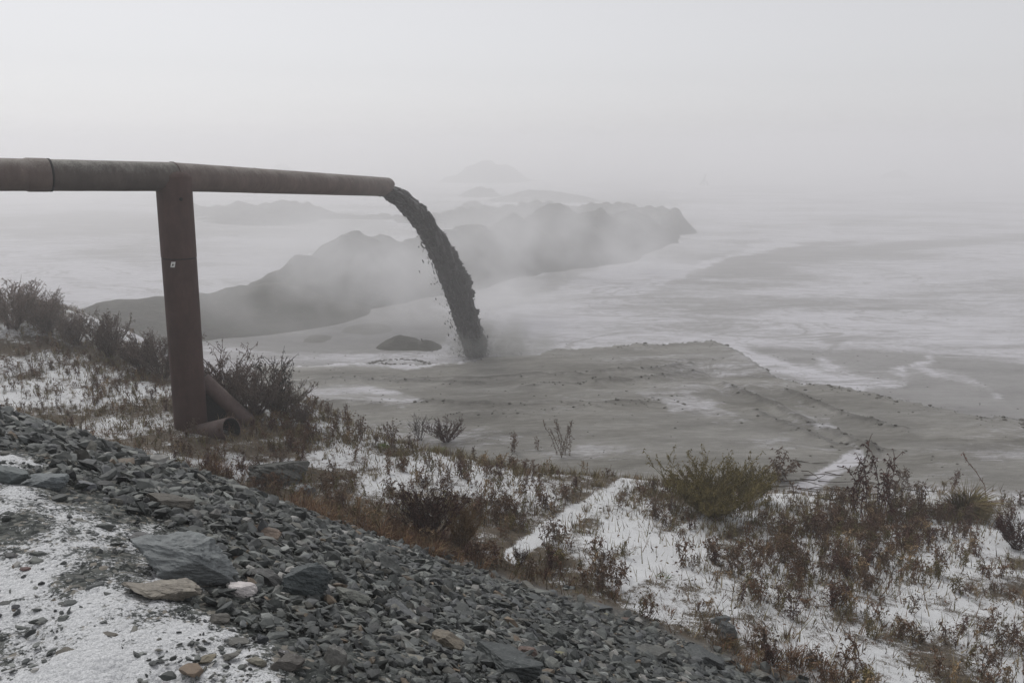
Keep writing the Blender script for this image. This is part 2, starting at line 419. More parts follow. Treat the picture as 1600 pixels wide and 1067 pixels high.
def build_ground():
    NR, NA = 640, 560
    r = np.geomspace(0.9, 900, NR)
    az = np.concatenate([np.radians(np.linspace(-47, 47, NA)), np.radians(np.linspace(47, 313, 60)[1:-1])])
    na = len(az)
    A, RR = np.meshgrid(az, r); X = RR * np.sin(A); Y = RR * np.cos(A)
    Z = H(X, Y)
    crest, gravel, bench = zones(X, Y)
    nearw = sstep(16, 7, RR)
    Z = Z + nearw * gravel * (0.035 * fbm(X * 3.5, Y * 3.5, 4, 41) + 0.012 * fbm(X * 14, Y * 14, 2, 42)) + bench * 0.05 * fbm(X * 2, Y * 2, 4, 44)
    px, py = project(X, Y, Z)
    wj = 16 * fbm(X * 0.35, Y * 0.35, 6, 51, .62)
    qx = px + wj * 1.6; qy = py + wj * 0.28
    nz = fbm(X * 0.10, Y * 0.22, 5, 52)
    snow = 0.70 + 0.30 * nz                                   # tailings plain under thin snow
    snow -= 0.25 * poly_mask(qx, qy, [(1000, 462), (1060, 434), (1150, 404), (1250, 385), (1330, 377), (1240, 396), (1170, 412), (1250, 422), (1330, 436), (1220, 448), (1120, 459)], 12)
    snow -= 0.22 * poly_mask(qx, qy, [(1200, 404), (1350, 384), (1480, 372), (1640, 362), (1640, 372), (1480, 386), (1300, 405)], 7)
    snow += 0.30 * line_mask(qx, qy, [(1000, 452), (1110, 412), (1170, 392), (1260, 372), (1340, 366)], 3, 4)
    snow -= 0.30 * poly_mask(qx, qy, [(1140, 536), (1260, 543), (1430, 553), (1640, 575), (1640, 680), (1340, 618), (1210, 590)], 10)
    wv = 26 * fbm(X * 0.7, Y * 0.7, 5, 57, .6)
    for v in [[(1150, 545), (1230, 575), (1300, 590)], [(1280, 560), (1330, 590), (1400, 600), (1420, 585), (1440, 560)], [(1430, 560), (1470, 590), (1530, 600), (1550, 618)], [(1170, 560), (1260, 588), (1340, 606)], [(1340, 600), (1420, 606)]]:
        snow += 0.42 * line_mask(px + wv * 1.3, py + wv * .45, v, 3, 13) * (0.55 + .5 * vnoise(X * 1.3, Y * 1.3, 3))
    snow -= 0.22 * poly_mask(qx, qy, [(-200, 335), (560, 330), (640, 362), (300, 372), (-200, 362)], 14)
    snow -= 0.20 * poly_mask(qx, qy, [(600, 245), (1700, 238), (1700, 262), (900, 260), (600, 268)], 4)
    snow += 0.22 * poly_mask(qx, qy, [(-200, 395), (230, 420), (540, 400), (480, 430), (330, 470), (120, 475), (-200, 440)], 20)
    snow -= 0.15 * poly_mask(qx, qy, [(880, 310), (1040, 300), (1060, 322), (950, 322)], 8)
    snow -= 0.62 * poly_mask(px + wv, py + wv * .3, [(300, 470), (480, 478), (640, 468), (720, 500), (660, 544), (440, 549), (330, 530)], 14)
    snow -= 0.25 * poly_mask(px + wv, py + wv * .3, [(640, 470), (800, 440), (1000, 385), (1080, 350), (1060, 372), (900, 440), (760, 490)], 10)
    plat = sstep(-0.3, 0.3, np.interp(X, PX_, PY_) - Y) * sstep(300, 420, px) * (Y > 8)
    brown = plat * (1 - bench) * (1 - gravel)
    psnow = 0.43 + 0.34 * nz + .22 * fbm(X * .35, Y * 1.1, 5, 66, .65) + .10 * sstep(640, 690, py)
    psnow += 0.54 * poly_mask(px + wv * 2, py + wv * .5, [(440, 552), (560, 546), (700, 550), (790, 548), (700, 572), (560, 578), (470, 575)], 8)
    psnow += 0.42 * poly_mask(px + wv * 2, py + wv * .5, [(455, 598), (580, 600), (680, 628), (560, 636), (480, 625)], 9)
    psnow += 0.26 * poly_mask(px + wv * 2, py + wv * .5, [(1020, 618), (1110, 622), (1170, 655), (1120, 668), (1040, 650)], 16)
    psnow += 0.18 * poly_mask(px + wv * 2, py + wv * .5, [(1225, 650), (1290, 645), (1300, 668), (1240, 665)], 8)
    psnow += 0.16 * poly_mask(qx, qy, [(480, 665), (760, 660), (1000, 690), (940, 715), (700, 700)], 14)
    psnow += 0.55 * line_mask(px + wv * .2, py + wv * .1, [(1240, 772), (1290, 742), (1338, 711)], 9, 6)
    psnow -= 0.5 * line_mask(px, py, [(440, 586), (560, 586), (760, 588), (1000, 580)], 6, 8)
    snow = snow * (1 - plat) + psnow * plat
    trk = np.zeros_like(X)
    for pl, w in TRACKS: trk = np.maximum(trk, line_mask(px + wj * .3, py, pl, w, 5))
    bn = fbm(X * 0.8, Y * 0.8, 4, 61)
    bsnow = 0.53 + 0.34 * bn + .12 * fbm(X * 4, Y * 4, 2, 63) + 0.10 * sstep(0, 6, X) + 0.28 * trk + 0.14 * poly_mask(px, py, [(850, 850), (1000, 780), (1120, 900), (1180, 1000), (1000, 960)], 25)
    foot_d = ds(X, Y)[0] - (7.35 + e_off(ds(X, Y)[1]))
    bsnow -= 0.28 * sstep(0.8, 0.1, foot_d)                    # rust coloured fringe along the stones
    snow = snow * (1 - bench) + bsnow * bench
    gs = 0.12 + 0.16 * fbm(X * 1.3, Y * 1.3, 3, 71) + (0.50 + .42 * fbm(X * 1.7, Y * 1.7, 5, 73, .62)) * sstep(0, 1, crest)
    snow = snow * (1 - gravel) + gs * gravel
    rut = np.zeros_like(X)
    sel_ = (Y > 14) & (Y < 45) & (np.abs(X) < 25)
    for pl, h in RUTS_W:
        xs, ys = X[sel_], Y[sel_]; dist = poly_dist(xs + 0.15 * fbm(xs, ys, 2, 31), ys + 0.2 * fbm(xs * 1.4, ys * 1.4, 2, 33), pl)
        rut[sel_] = np.maximum(rut[sel_], np.exp(-((dist - .05) / 0.17) ** 2) * (h / .13) ** .5)
    scarp = np.exp(-((np.interp(X, PX_, PY_) + 0.9 * fbm(X * 0.8, Y * 0.15, 5, 8, .6) - Y - .2) / .45) ** 2) * sstep(4, 7, X) * (Y > 14)
    rut = np.maximum(rut, scarp * .8)
    attrs = dict(gravel=gravel, bench=np.maximum(bench, 0) * (1 - trk * 0.0), snow=np.clip(snow, 0, 1), brown=brown, streak=rut)
    V = np.stack([X, Y, Z], -1).reshape(-1, 3)
    i = np.arange(NR - 1)[:, None] * na; k = np.arange(na)[None, :]
    a = i + k; b_ = i + (k + 1) % na
    F = np.stack([a, b_, b_ + na, a + na], -1).reshape(-1, 4)
    zone = np.where(crest > 0.5, 0, np.where(gravel > 0.5, 1, np.where(bench > 0.5, 2, np.where(plat > 0.5, 3, 4)))).reshape(-1)
    fz = zone[F[:, 0]]
    fx = F[:, ::-1]                                           # outward normals up
    names = ['snowy_crest', 'gravel_bank', 'snowy_bench', 'tailings_beach', 'tailings_plain']
    for z, nm in enumerate(names):
        sel = fx[fz == z]; used = np.unique(sel)
        remap = np.full(len(V), -1, np.int64); remap[used] = np.arange(len(used))
        VV = V[used]; FF = remap[sel]
        at = {kk: vv.reshape(-1)[used] for kk, vv in attrs.items()}
        tag(obj(nm, mesh(nm, VV, FF, MAT_GROUND, smooth=True, attrs=at)), kind='structure')
    # the small disc under the camera
    ring = V[:na]; c = np.array([[0, 0, ring[:, 2].mean()]])
    VV = np.concatenate([ring, c]); FF = np.array([[na, (q + 1) % na, q] for q in range(na)])
    n = len(VV)
    tag(obj('trodden_snow', mesh('trodden_snow', VV, FF, MAT_GROUND, smooth=True, attrs=dict(gravel=np.ones(n), bench=np.zeros(n), snow=np.full(n, .8), brown=np.zeros(n), streak=np.zeros(n)))), kind='structure')
build_ground()

# ------------------------------------------------------------------ dumped tailings ridges standing on the plain
def mound(name, tops, slope, label, seed, res=0.32, rough=0.7, soft=.3, mat=None, rows=1, step=2.5, rnd=.8):
    """tops: (px, py of the crest, distance along y); a union of dump cones"""
    P = []
    for px, py, Yd in tops:
        r = ray(px, py); t = Yd / r[1]; P.append(EYE + r * t)
    P = np.array(P)
    Q = []
    for a, b in zip(P[:-1], P[1:]):
        nseg = max(1, int(np.linalg.norm((b - a)[:2]) / 1.2))
        for k in range(nseg): Q.append(a + (b - a) * k / nseg)
    Q.append(P[-1]); Q = np.array(Q)
    Q = np.concatenate([Q + np.array([0.6 * math.sin(k * 2.3), -step * k, -(.22 * k) + .12 * math.sin(k * 1.9)]) for k in range(rows)])
    m = Q[:, 2].max() / slope + 3
    x0, x1 = Q[:, 0].min() - m, Q[:, 0].max() + m; y0, y1 = Q[:, 1].min() - m, Q[:, 1].max() + m
    nx = int((x1 - x0) / res) + 1; ny = int((y1 - y0) / res) + 1
    X, Y = np.meshgrid(np.linspace(x0, x1, nx), np.linspace(y0, y1, ny))
    wx = X + 1.1 * rough * fbm(X * .35, Y * .35, 3, seed); wy = Y + 1.1 * rough * fbm(X * .35, Y * .35, 3, seed + 5)
    Z = np.full(X.shape, -9.0)
    for i, q in enumerate(Q):
        jit = rough * (0.16 * math.sin(i * 2.1 + seed) + .16 * math.sin(i * .83 + seed * 2))
        dd = np.hypot(wx - q[0], wy - q[1])
        Z = np.maximum(Z, q[2] + jit - slope * (np.hypot(dd, rnd) - rnd))
    nse = fbm(X * 0.45, Y * 0.45, 5, seed + 9, 0.6)
    ridg = 1 - np.abs(fbm(X * .3, Y * .3, 4, seed + 11)) * 2
    Z = Z + rough * (0.75 * nse + 0.3 * ridg + .70 * fbm(X * 1.0, Y * 1.0, 5, seed + 2, .7) + .9 * np.clip(fbm(X * .55, Y * .55, 2, seed + 4), 0, 1) - .32) * sstep(-1, 1.5, Z) + .28 * rough
    # slumped foot: ease out on the plain
    G = H(X, Y) - 0.06
    Zs = smax(Z, G - 0.25, soft)
    keep = (Zs > G - 0.14)
    V = np.stack([X, Y, Zs], -1).reshape(-1, 3)
    i = np.arange(ny - 1)[:, None] * nx + np.arange(nx - 1)[None, :]
    F = np.stack([i, i + 1, i + nx + 1, i + nx], -1).reshape(-1, 4)
    kf = keep.reshape(-1)[F].any(1); F = F[kf]; used = np.unique(F); rm = np.full(len(V), -1); rm[used] = np.arange(len(used))
    o = obj(name, mesh(name, V[used], rm[F], mat or MAT_MOUND, smooth=True)); tag(o, label=label, kind='structure'); return o
mound('tailings_ridge', [(452, 440, 41), (474, 418, 42), (492, 402, 43), (527, 384, 44), (565, 373, 46), (600, 377, 47), (640, 372, 48), (700, 363, 52), (760, 356, 55), (800, 344, 57), (825, 335, 59), (846, 331, 60), (872, 330, 60), (905, 334, 63), (950, 336, 66), (990, 343, 70), (1020, 350, 75)], 0.75,
      'long dark ridge of dumped tailings behind the falling slurry', 3)
mound('tailings_ridge', [(430, 446, 39), (380, 452, 38), (320, 462, 37), (250, 465, 36), (190, 469, 35.5), (150, 480, 35)], 0.42,
      'low dark tailings hump behind the steel post', 13, rough=0.25)
mound('tailings_ridge', [(625, 338, 92), (665, 333, 92), (700, 330, 91), (740, 328, 90), (790, 321, 90), (835, 314, 90), (880, 320, 90), (930, 320, 89), (985, 318, 88), (1015, 322, 87), (1036, 324, 86)], 1.2,
      'second tailings ridge with a blunt right end behind the peak', 23, res=0.4, rough=0.6, rows=5, step=2.2)
mound('tailings_ridge', [(300, 322, 104), (350, 324, 102), (400, 318, 100), (450, 315, 98), (485, 319, 97), (512, 331, 96), (560, 338, 95), (600, 338, 94)], 0.9,
      'hazy low tailings ridge seen under the pipe right of the post', 33, res=0.5, rough=0.6, rows=6, step=2.4)
mound('tailings_ridge', [(700, 277, 190), (724, 270, 190), (742, 258, 190), (765, 254, 190), (783, 255, 191), (796, 263, 192), (806, 268, 193)], 0.95,
      'faint far heap of tailings straight above the slurry stream', 43, res=1.2, rough=1.2)
mound('tailings_ridge', [(430, 264, 215), (440, 256, 215), (450, 264, 215)], 0.8, 'faintest far heap of tailings just above the pipe', 53, res=1.5, rough=1.0)
mound('tailings_ridge', [(820, 300, 125), (850, 297, 125), (885, 302, 125)], 0.3, 'thin pale bar of tailings left of the snowy flats', 63, res=0.9, rough=0.3)
mound('tailings_heap', [(735, 297, 135), (748, 291, 135), (762, 296, 135)], 0.9, 'small hazy heap of tailings under the far heap', 73, res=0.8, rough=0.4)
mound('tailings_heap', [(737, 316, 108), (743, 315, 108)], 0.8, 'tiny lump of tailings in front of the hazy heap', 83, res=0.5, rough=0.3)
mound('tailings_heap', [(622, 534, 32.1), (632, 526, 32.1), (640, 525, 32.1), (650, 530, 32.0), (664, 535, 31.9)], 0.62, 'small dark heap left of where the slurry lands', 93, res=0.07, rough=0.30, soft=.02, rnd=.12)
mound('tailings_heap', [(500, 533, 33.6), (540, 524, 34.6), (575, 520, 35.2), (605, 527, 35.2)], 0.16, 'flat smooth fan of fresh tailings left of the small heap', 103, res=0.25, rough=0.3, mat=MAT_FAN)
mound('tailings_heap', [(1392, 268, 215), (1402, 265, 215), (1410, 268, 215)], 0.9, 'tiny faint heap far off on the right of the snowy flats', 113, res=0.7, rough=0.4)

# ------------------------------------------------------------------ far survey cairn (small pointed figure on the flats)
def far_marker():
    p = plane(1100, 290, 0.0)
    G = Geo()
    for a in (0.2, 2.3, 4.4):
        q = [np.array([1.1 * math.cos(a), 1.1 * math.sin(a), -.1]), np.array([.15 * math.cos(a), .1, 1.2])]
        V, F = tube_tris(q, [.22, .14], 5); G.add(V, F, (.05, .05, .05))
    V, F = tube_tris([np.array([0, 0, 1.0]), np.array([.05, 0, 1.7]), np.array([.22, 0, 2.2]), np.array([.3, 0, 2.4])], [.2, .16, .26, .08], 6); G.add(V, F, (.05, .05, .05))
    V, F, C = G.arrays()
    o = obj('tripod_marker', mesh('tripod_marker', V, F, MAT_ROCK, C), loc=p)
    tag(o, 'tiny three-legged grey marker far out on the snowy flats', 'marker')
far_marker()

# ------------------------------------------------------------------ discharge pipe on its post
def put(px, py, fwd):
    c, s = math.cos(PITCH), math.sin(PITCH)
    u = (px - 800) / FPX * fwd; up = (533.5 - py) / FPX * fwd
    return np.array([u, fwd * c + up * s, EYE[2] - fwd * s + up * c])
PR = 0.285
J = put(271, 276.5, 15.98)                      # joint above the post
A0 = put(0, 273, 13.95); AL = J + (A0 - J) * 4.2
EN = put(605, 292.5, 24.45)
pipe_root = obj('discharge_pipe', None, loc=(J[0], J[1], float(H(J[0], J[1]))))
tag(pipe_root, 'rusty steel discharge pipe carried on one thick brown post', 'pipe')
def child(name, V, F, mat, smooth=True, parent=None, cols=None):
    par = parent or pipe_root
    o = obj(name, mesh(name, np.asarray(V) - np.array(pipe_root.location), F, mat, cols, smooth=smooth), parent=par)
    return o
def cyl_between(a, b, rads, n=56, steps=2, ts=None):
    ts = ts if ts is not None else np.linspace(0, 1, steps)
    P = np.array([a + (b - a) * t for t in ts])
    return tube_quads(P, rads, n)
# left run: sections with slightly proud joints and dents
dirL = (AL - J) / np.linalg.norm(AL - J); LL = np.linalg.norm(AL - J)
dirR = (EN - J) / np.linalg.norm(EN - J); LR = np.linalg.norm(EN - J)
bis = (dirL - dirR); bis /= np.linalg.norm(bis)
def run_tube(a, direction, length, r, mitre=None, n=64, seg=0.25, dent=0.003, seed=0):
    u, w = frame(direction); m = int(length / seg) + 2; V = []
    for i in range(m):
        t = length * i / (m - 1)
        for k in range(n):
            ang = 2 * math.pi * k / n
            rr = r * (1 + dent * math.sin(3 * ang + t * 2 + seed) + dent * math.sin(7 * t + seed))
            off = rr * (u * math.cos(ang) + w * math.sin(ang))
            p = a + direction * t + off
            if i == 0 and mitre is not None: p = p - direction * (np.dot(p - a, mitre) / np.dot(direction, mitre))
            V.append(p)
    V = np.array(V)
    F = np.array([(i * n + k, i * n + (k + 1) % n, (i + 1) * n + (k + 1) % n, (i + 1) * n + k) for i in range(m - 1) for k in range(n)])
    return V, F
tA = float(np.linalg.norm(put(78, 273.5, 14.45) - J))     # coupling place left of the post
V, F = run_tube(J, dirL, tA, PR, mitre=bis, seed=1); child('pipe_section', V, F, MAT_PIPE_OLD)['label'] = 'lichen-grey length of pipe left of the post'
V, F = run_tube(J + dirL * tA, dirL, LL - tA, PR * 1.0, seed=2); child('pipe_section', V, F, MAT_PIPE)['label'] = 'browner pipe length running out of frame'
V, F = run_tube(J, dirR, LR, PR, mitre=bis, seed=3)
n = 64; Vr = V.reshape(-1, n, 3)
# outlet cut back at the bottom
for k in range(n):
    rel = (Vr[-1, k] - EN)[2] / PR
    for q in range(1, 6): 
        Vr[-q, k] = Vr[-q, k] - dirR * max(0.0, 0.28 * (0.35 - rel)) * (1 - (q - 1) / 5)
V = Vr.reshape(-1, 3); right_sec = child('pipe_section', V, F, MAT_PIPE); right_sec['label'] = 'long sloping outlet length with slurry pouring from its end'
# inside wall of the outlet
Vi = Vr[-10:].copy(); cen = np.array([J + dirR * (LR * (len(Vr) - 10 + i) / (len(Vr) - 1)) for i in range(10)])
for i in range(10): Vi[i] = cen[i] + (Vi[i] - cen[i]) - 0.06 * (Vi[i] - cen[i] - dirR * np.dot(Vi[i] - cen[i], dirR)[..., None] if False else (Vi[i] - cen[i]) - np.outer((Vi[i] - cen[i]) @ dirR, dirR))
Fi = np.array([(i * n + k, (i + 1) * n + k, (i + 1) * n + (k + 1) % n, i * n + (k + 1) % n) for i in range(9) for k in range(n)])
child('pipe_lining', Vi.reshape(-1, 3), Fi, MAT_DARK)
Vl = np.concatenate([Vr[-1], Vi[-1]]); Fl = np.array([(k, (k + 1) % n, n + (k + 1) % n, n + k) for k in range(n)])
child('outlet_lip', Vl, Fl, MAT_PIPE, smooth=False)
def ring(a, d, r, wid, mat, name='weld_ring', h=0.012):
    u, w = frame(d); V = []; prof = [(-wid, r - .004), (-wid * .8, r + h), (wid * .8, r + h), (wid, r - .004)]
    for t, rr in prof:
        for k in range(64):
            an = 2 * math.pi * k / 64; V.append(a + d * t + rr * (u * math.cos(an) + w * math.sin(an)))
    F = [(i * 64 + k, i * 64 + (k + 1) % 64, (i + 1) * 64 + (k + 1) % 64, (i + 1) * 64 + k) for i in range(3) for k in range(64)]
    return child(name, V, np.array(F), mat)
ring(J + dirL * (tA + .20), dirL, PR * 1.02, .19, MAT_PIPE, 'coupling_band', .009)
ring(J + dirL * tA, dirL, PR, .02, MAT_DARK, 'weld_ring', .014)
ring(J + dirL * .02, bis, PR * 1.0, .014, MAT_POST, 'weld_ring', .012)
ring(J + dirR * 2.6, dirR, PR, .012, MAT_PIPE, 'weld_ring', .004)
# the post, a touch out of plumb, with a saddle cut where it meets the pipe
PO = 0.342
B = put(299.5, 676, 17.2); 
gz = float(H(B[0], B[1])); 
axis = (J - B); axis /= np.linalg.norm(axis); Lp = np.linalg.norm(J - B)
seam_t = float(np.dot(put(281, 402, 16.4) - B, axis))
def post_piece(t0, t1, r, saddle=False, seed=0):
    u, w = frame(axis); n = 64; m = max(3, int((t1 - t0) / .2)); V = []
    for i in range(m):
        t = t0 + (t1 - t0) * i / (m - 1)
        for k in range(n):
            an = 2 * math.pi * k / n; off = r * (u * math.cos(an) + w * math.sin(an))
            rr = 1 + .004 * math.sin(2 * an + t) 
            tt = t
            if saddle and i == m - 1:
                side = math.hypot(*(off - dirR * np.dot(off, dirR))[:2]); 
                tt = t + (math.sqrt(max(0, PR ** 2 - min(side, PR) ** 2)) * .55 - 0.02)
            V.append(B + axis * tt + off * rr)
    F = [(i * n + k, i * n + (k + 1) % n, (i + 1) * n + (k + 1) % n, (i + 1) * n + k) for i in range(m - 1) for k in range(n)]
    return np.array(V), np.array(F)
V, F = post_piece(-0.7, seam_t - .012, PO * .985); post = child('support_post', V, F, MAT_POST)
V, F = post_piece(seam_t + .012, Lp + .001, PO); child('post_head', V, F, MAT_POST, parent=post)
V, F = post_piece(seam_t - .02, seam_t + .02, PO * .955); child('seam_gap', V, F, MAT_DARK, parent=post)
# rounded shoulder of the head where it is welded round the pipe
def dome():
    u, w = frame(axis); V = []; c = B + axis * (Lp + .0); ns = 9
    for i in range(ns):
        q = i / (ns - 1) * math.pi / 2
        for k in range(64):
            an = 2 * math.pi * k / 64; V.append(c + (u * math.cos(an) + w * math.sin(an)) * PO * math.cos(q) + axis * .17 * math.sin(q))
    F = [(i * 64 + k, i * 64 + (k + 1) % 64, (i + 1) * 64 + (k + 1) % 64, (i + 1) * 64 + k) for i in range(ns - 1) for k in range(64)]
    child('post_cap', V, np.array(F), MAT_POST, parent=post)
dome()
def toward_cam(p):
    v = EYE - p; v = v - axis * np.dot(v, axis); return v / np.linalg.norm(v)
# white tag with a dark mark
tc_ = B + axis * (seam_t - 0.10); f_ = toward_cam(tc_); sd_ = np.cross(f_, axis)
def plate(c, w, h, th, right, upv, nrm):
    V = []
    for a in (0, 1):
        for sx, sy in ((-1, -1), (1, -1), (1, 1), (-1, 1)): V.append(c + right * sx * w / 2 + upv * sy * h / 2 + nrm * th * a)
    F = [(0, 3, 2, 1), (4, 5, 6, 7), (0, 1, 5, 4), (1, 2, 6, 5), (2, 3, 7, 6), (3, 0, 4, 7)]
    return V, np.array(F)
ang = 0.36
nrm = f_ * math.cos(ang) + sd_ * math.sin(ang) * 1.0
if np.dot(project(*(tc_ + nrm * .3))[0] - project(*tc_)[0], 1) > 0: nrm = f_ * math.cos(ang) - sd_ * math.sin(ang)
rt = np.cross(axis, nrm); tcc = tc_ + nrm * (PO + .004)
upv = axis * .97 + rt * .22
V, F = plate(tcc, .085, .115, .004, rt, upv, nrm); tg = child('number_tag', V, F, MAT_TAG, smooth=False, parent=post)
V, F = plate(tcc + nrm * .005 - upv * .008, .03, .04, .001, rt, upv, nrm); child('tag_mark', V, F, MAT_INK, smooth=False, parent=post)
bp = B + axis * (Lp - .42) + toward_cam(J) * PO; u_, w_ = frame(toward_cam(J))
V, F = tube_quads([bp + sd_ * (-.0) + rt * .12, bp + rt * .12 + f_ * .03, bp + rt * .12 + f_ * .031], [.035, .035, .001], 16); child('plug', V, F, MAT_DARK, parent=post)
# brace, gusset and the open stub at the foot
b0 = put(316, 592, 17.25); b1 = put(398, 668, 17.7)
V, F = tube_quads([b0, b0 + (b1 - b0) * .5, b1], .165, 40); child('brace', V, F, MAT_BRACE)
u_, w_ = frame(b1 - b0)
V = [b0 + .165 * (u_ * math.cos(a) + w_ * math.sin(a)) for a in np.linspace(0, 2 * math.pi, 40, endpoint=False)] + [b0]
child('brace_end', V, np.array([(k, (k + 1) % 40, 40) for k in range(40)]), MAT_DARK, smooth=False)
g = [put(318, 600, 17.35), put(318, 690, 17.35), put(392, 678, 17.75), put(384, 655, 17.72)]
th = np.array([.0, .03, 0]); V = g + [q + th for q in g]
child('gusset_plate', V, np.array([(0, 1, 2, 3), (7, 6, 5, 4), (0, 4, 5, 1), (1, 5, 6, 2), (2, 6, 7, 3), (3, 7, 4, 0)]), MAT_DARK, smooth=False)
s0 = put(300, 684, 17.0); s1 = put(362, 670, 16.5); dS = (s1 - s0) / np.linalg.norm(s1 - s0)
V, F = tube_quads([s0, s0 + (s1 - s0) * .5, s1], [.25, .25, .25], 44); stub = child('pipe_stub', V, F, MAT_BRACE)
V, F = tube_quads([s1, s1 - dS * .3, s1 - dS * .6], [.232, .232, .232], 44); child('stub_lining', V, F[:, ::-1], MAT_DARK, parent=stub)
V1, _ = tube_quads([s1, s1 + dS * .001], [.25, .25], 44); V2, _ = tube_quads([s1, s1 + dS * .001], [.232, .232], 44)
V = np.concatenate([V1[:44], V2[:44]]); child('stub_rim', V, np.array([(k, (k + 1) % 44, 44 + (k + 1) % 44, 44 + k) for k in range(44)]), MAT_BRACE, smooth=False, parent=stub)
V = np.concatenate([V2[:44] - dS * .6, [s1 - dS * .6]]); child('stub_back', V, np.array([(k, (k + 1) % 44, 44) for k in range(44)]), MAT_DARK, smooth=False, parent=stub)

# ------------------------------------------------------------------ falling slurry
U = np.array([dirR[0], dirR[1], 0]); U /= np.linalg.norm(U); SIDE = np.array([U[1], -U[0], 0])
S0 = EN - U * 0.45 + np.array([0, 0, -.09])
LAND = plane(743, 547, .2); U = np.array([LAND[0] - S0[0], LAND[1] - S0[1], 0]); UL = float(np.linalg.norm(U)); U /= UL; SIDE = np.array([U[1], -U[0], 0])
def traj(u):
    q = u / UL; return S0 + U * u + np.array([0, 0, -(0.10 * u)]) + np.array([0, 0, -1.0]) * ((S0[2] - 0.15 - 0.10 * UL) * q ** 2.0)
def slurry():
    rng = np.random.RandomState(5); G = Geo()
    nu, nv = 420, 90
    us = np.linspace(0, UL, nu); V = np.zeros((nu, nv, 3))
    th = np.linspace(0, 2 * math.pi, nv, endpoint=False)
    for i, u in enumerate(us):
        q = u / UL; c = traj(u); t = traj(u + .02) - traj(u - .02); t /= np.linalg.norm(t)
        nrmv = np.cross(SIDE, t); nrmv /= np.linalg.norm(nrmv)
        if nrmv[2] < 0: nrmv = -nrmv
        rn = 0.12 + 0.19 * q ** .6; rs = 0.19 + 0.14 * q          # across the fall, and sideways
        k = 2.4
        nz = fbm(th * 0 + np.cos(th) * 1.3 + 5, u * 1.7 + np.sin(th) * 1.3, 5, 3, .65)
        nz2 = np.abs(fbm(np.cos(th) * 3 + 9, u * 4.5 + np.sin(th) * 3, 4, 8, .75))
        up = np.sin(th)
        amp = (0.16 + 1.15 * sstep(0, .35, q))
        d = 1 + amp * (0.9 * nz + 1.7 * nz2 - .38)
        V[i] = c + np.outer(np.cos(th) * rs * d, SIDE) + np.outer(up * rn * d, nrmv)
    F = np.array([(i * nv + k, (i + 1) * nv + k, (i + 1) * nv + (k + 1) % nv, i * nv + (k + 1) % nv) for i in range(nu - 1) for k in range(nv)])
    root = obj('slurry_stream', mesh('slurry_stream', V.reshape(-1, 3), F, MAT_SLURRY, smooth=True))
    tag(root, 'thick dark slurry arcing from the pipe end down to the tailings', 'slurry')
    # clods and drops thrown off it, pulled out along the fall
    ico_v, ico_f = ico(0)
    VV = []; FF = []; n0 = 0
    N_ = 11000
    for i in range(N_):
        q = rng.rand() ** .62; u = q * UL; c = traj(u); t = traj(u + .02) - traj(u - .02); t /= np.linalg.norm(t)
        nrmv = np.cross(SIDE, t); nrmv /= np.linalg.norm(nrmv)
        if nrmv[2] < 0: nrmv = -nrmv
        rn = 0.12 + 0.21 * q ** .6; rs = 0.19 + 0.15 * q
        a = rng.rand() * 2 * math.pi; rad = 0.70 + 0.62 * rng.rand() 
        if rng.rand() < .55 * q + .05: rad += rng.exponential(.26 * (.3 + q)) * (1.6 if math.sin(a) < 0 else .4)
        size = (0.009 + 0.062 * rng.rand() ** 3.2) * (1.4 * (.5 + q) ** .5 if rad < 1.25 else .38)
        p = c + SIDE * math.cos(a) * rs * rad + nrmv * math.sin(a) * rn * rad
        u2, w2 = frame(t); M3 = np.stack([u2, w2, t * rng.uniform(1.5, 4.5)])
        vv = ico_v * (0.6 + .8 * rng.rand(len(ico_v), 1)) * size
        VV.append(vv @ M3 + p); FF.append(ico_f + n0); n0 += len(ico_v)
    # splash around the landing place
    base = traj(UL)
    for i in range(1600):
        a = rng.rand() * 2 * math.pi; rr = abs(rng.normal(0, 1.0)); hh = rng.exponential(.28) * max(.15, 1 - rr / 2.6)
        p = base + np.array([math.cos(a) * rr * 1.5 + .5, math.sin(a) * rr, hh + .02])
        size = 0.004 + 0.010 * rng.rand() ** 2
        VV.append(ico_v * (0.6 + .8 * rng.rand(len(ico_v), 1)) * size * np.array([1, 1, 1.5]) + p); FF.append(ico_f + n0); n0 += len(ico_v)
    sp = obj('spray', mesh('spray', np.concatenate(VV), np.concatenate(FF), MAT_SLURRY), parent=root); sp['kind'] = 'stuff'

def ico(sub):
    t = (1 + 5 ** .5) / 2
    v = [(-1, t, 0), (1, t, 0), (-1, -t, 0), (1, -t, 0), (0, -1, t), (0, 1, t), (0, -1, -t), (0, 1, -t), (t, 0, -1), (t, 0, 1), (-t, 0, -1), (-t, 0, 1)]
    f = [(0, 11, 5), (0, 5, 1), (0, 1, 7), (0, 7, 10), (0, 10, 11), (1, 5, 9), (5, 11, 4), (11, 10, 2), (10, 7, 6), (7, 1, 8), (3, 9, 4), (3, 4, 2), (3, 2, 6), (3, 6, 8), (3, 8, 9), (4, 9, 5), (2, 4, 11), (6, 2, 10), (8, 6, 7), (9, 8, 1)]
    v = [np.array(p) / np.linalg.norm(p) for p in v]
    for _ in range(sub):
        c = {}; nf = []
        def mid(a, b):
            k = (min(a, b), max(a, b))
            if k not in c:
                m = v[a] + v[b]; v.append(m / np.linalg.norm(m)); c[k] = len(v) - 1
            return c[k]
        for a, b, d in f:
            x, y, z = mid(a, b), mid(b, d), mid(d, a); nf += [(a, x, z), (b, y, x), (d, z, y), (x, y, z)]
        f = nf
    return np.array(v), np.array(f)
slurry()

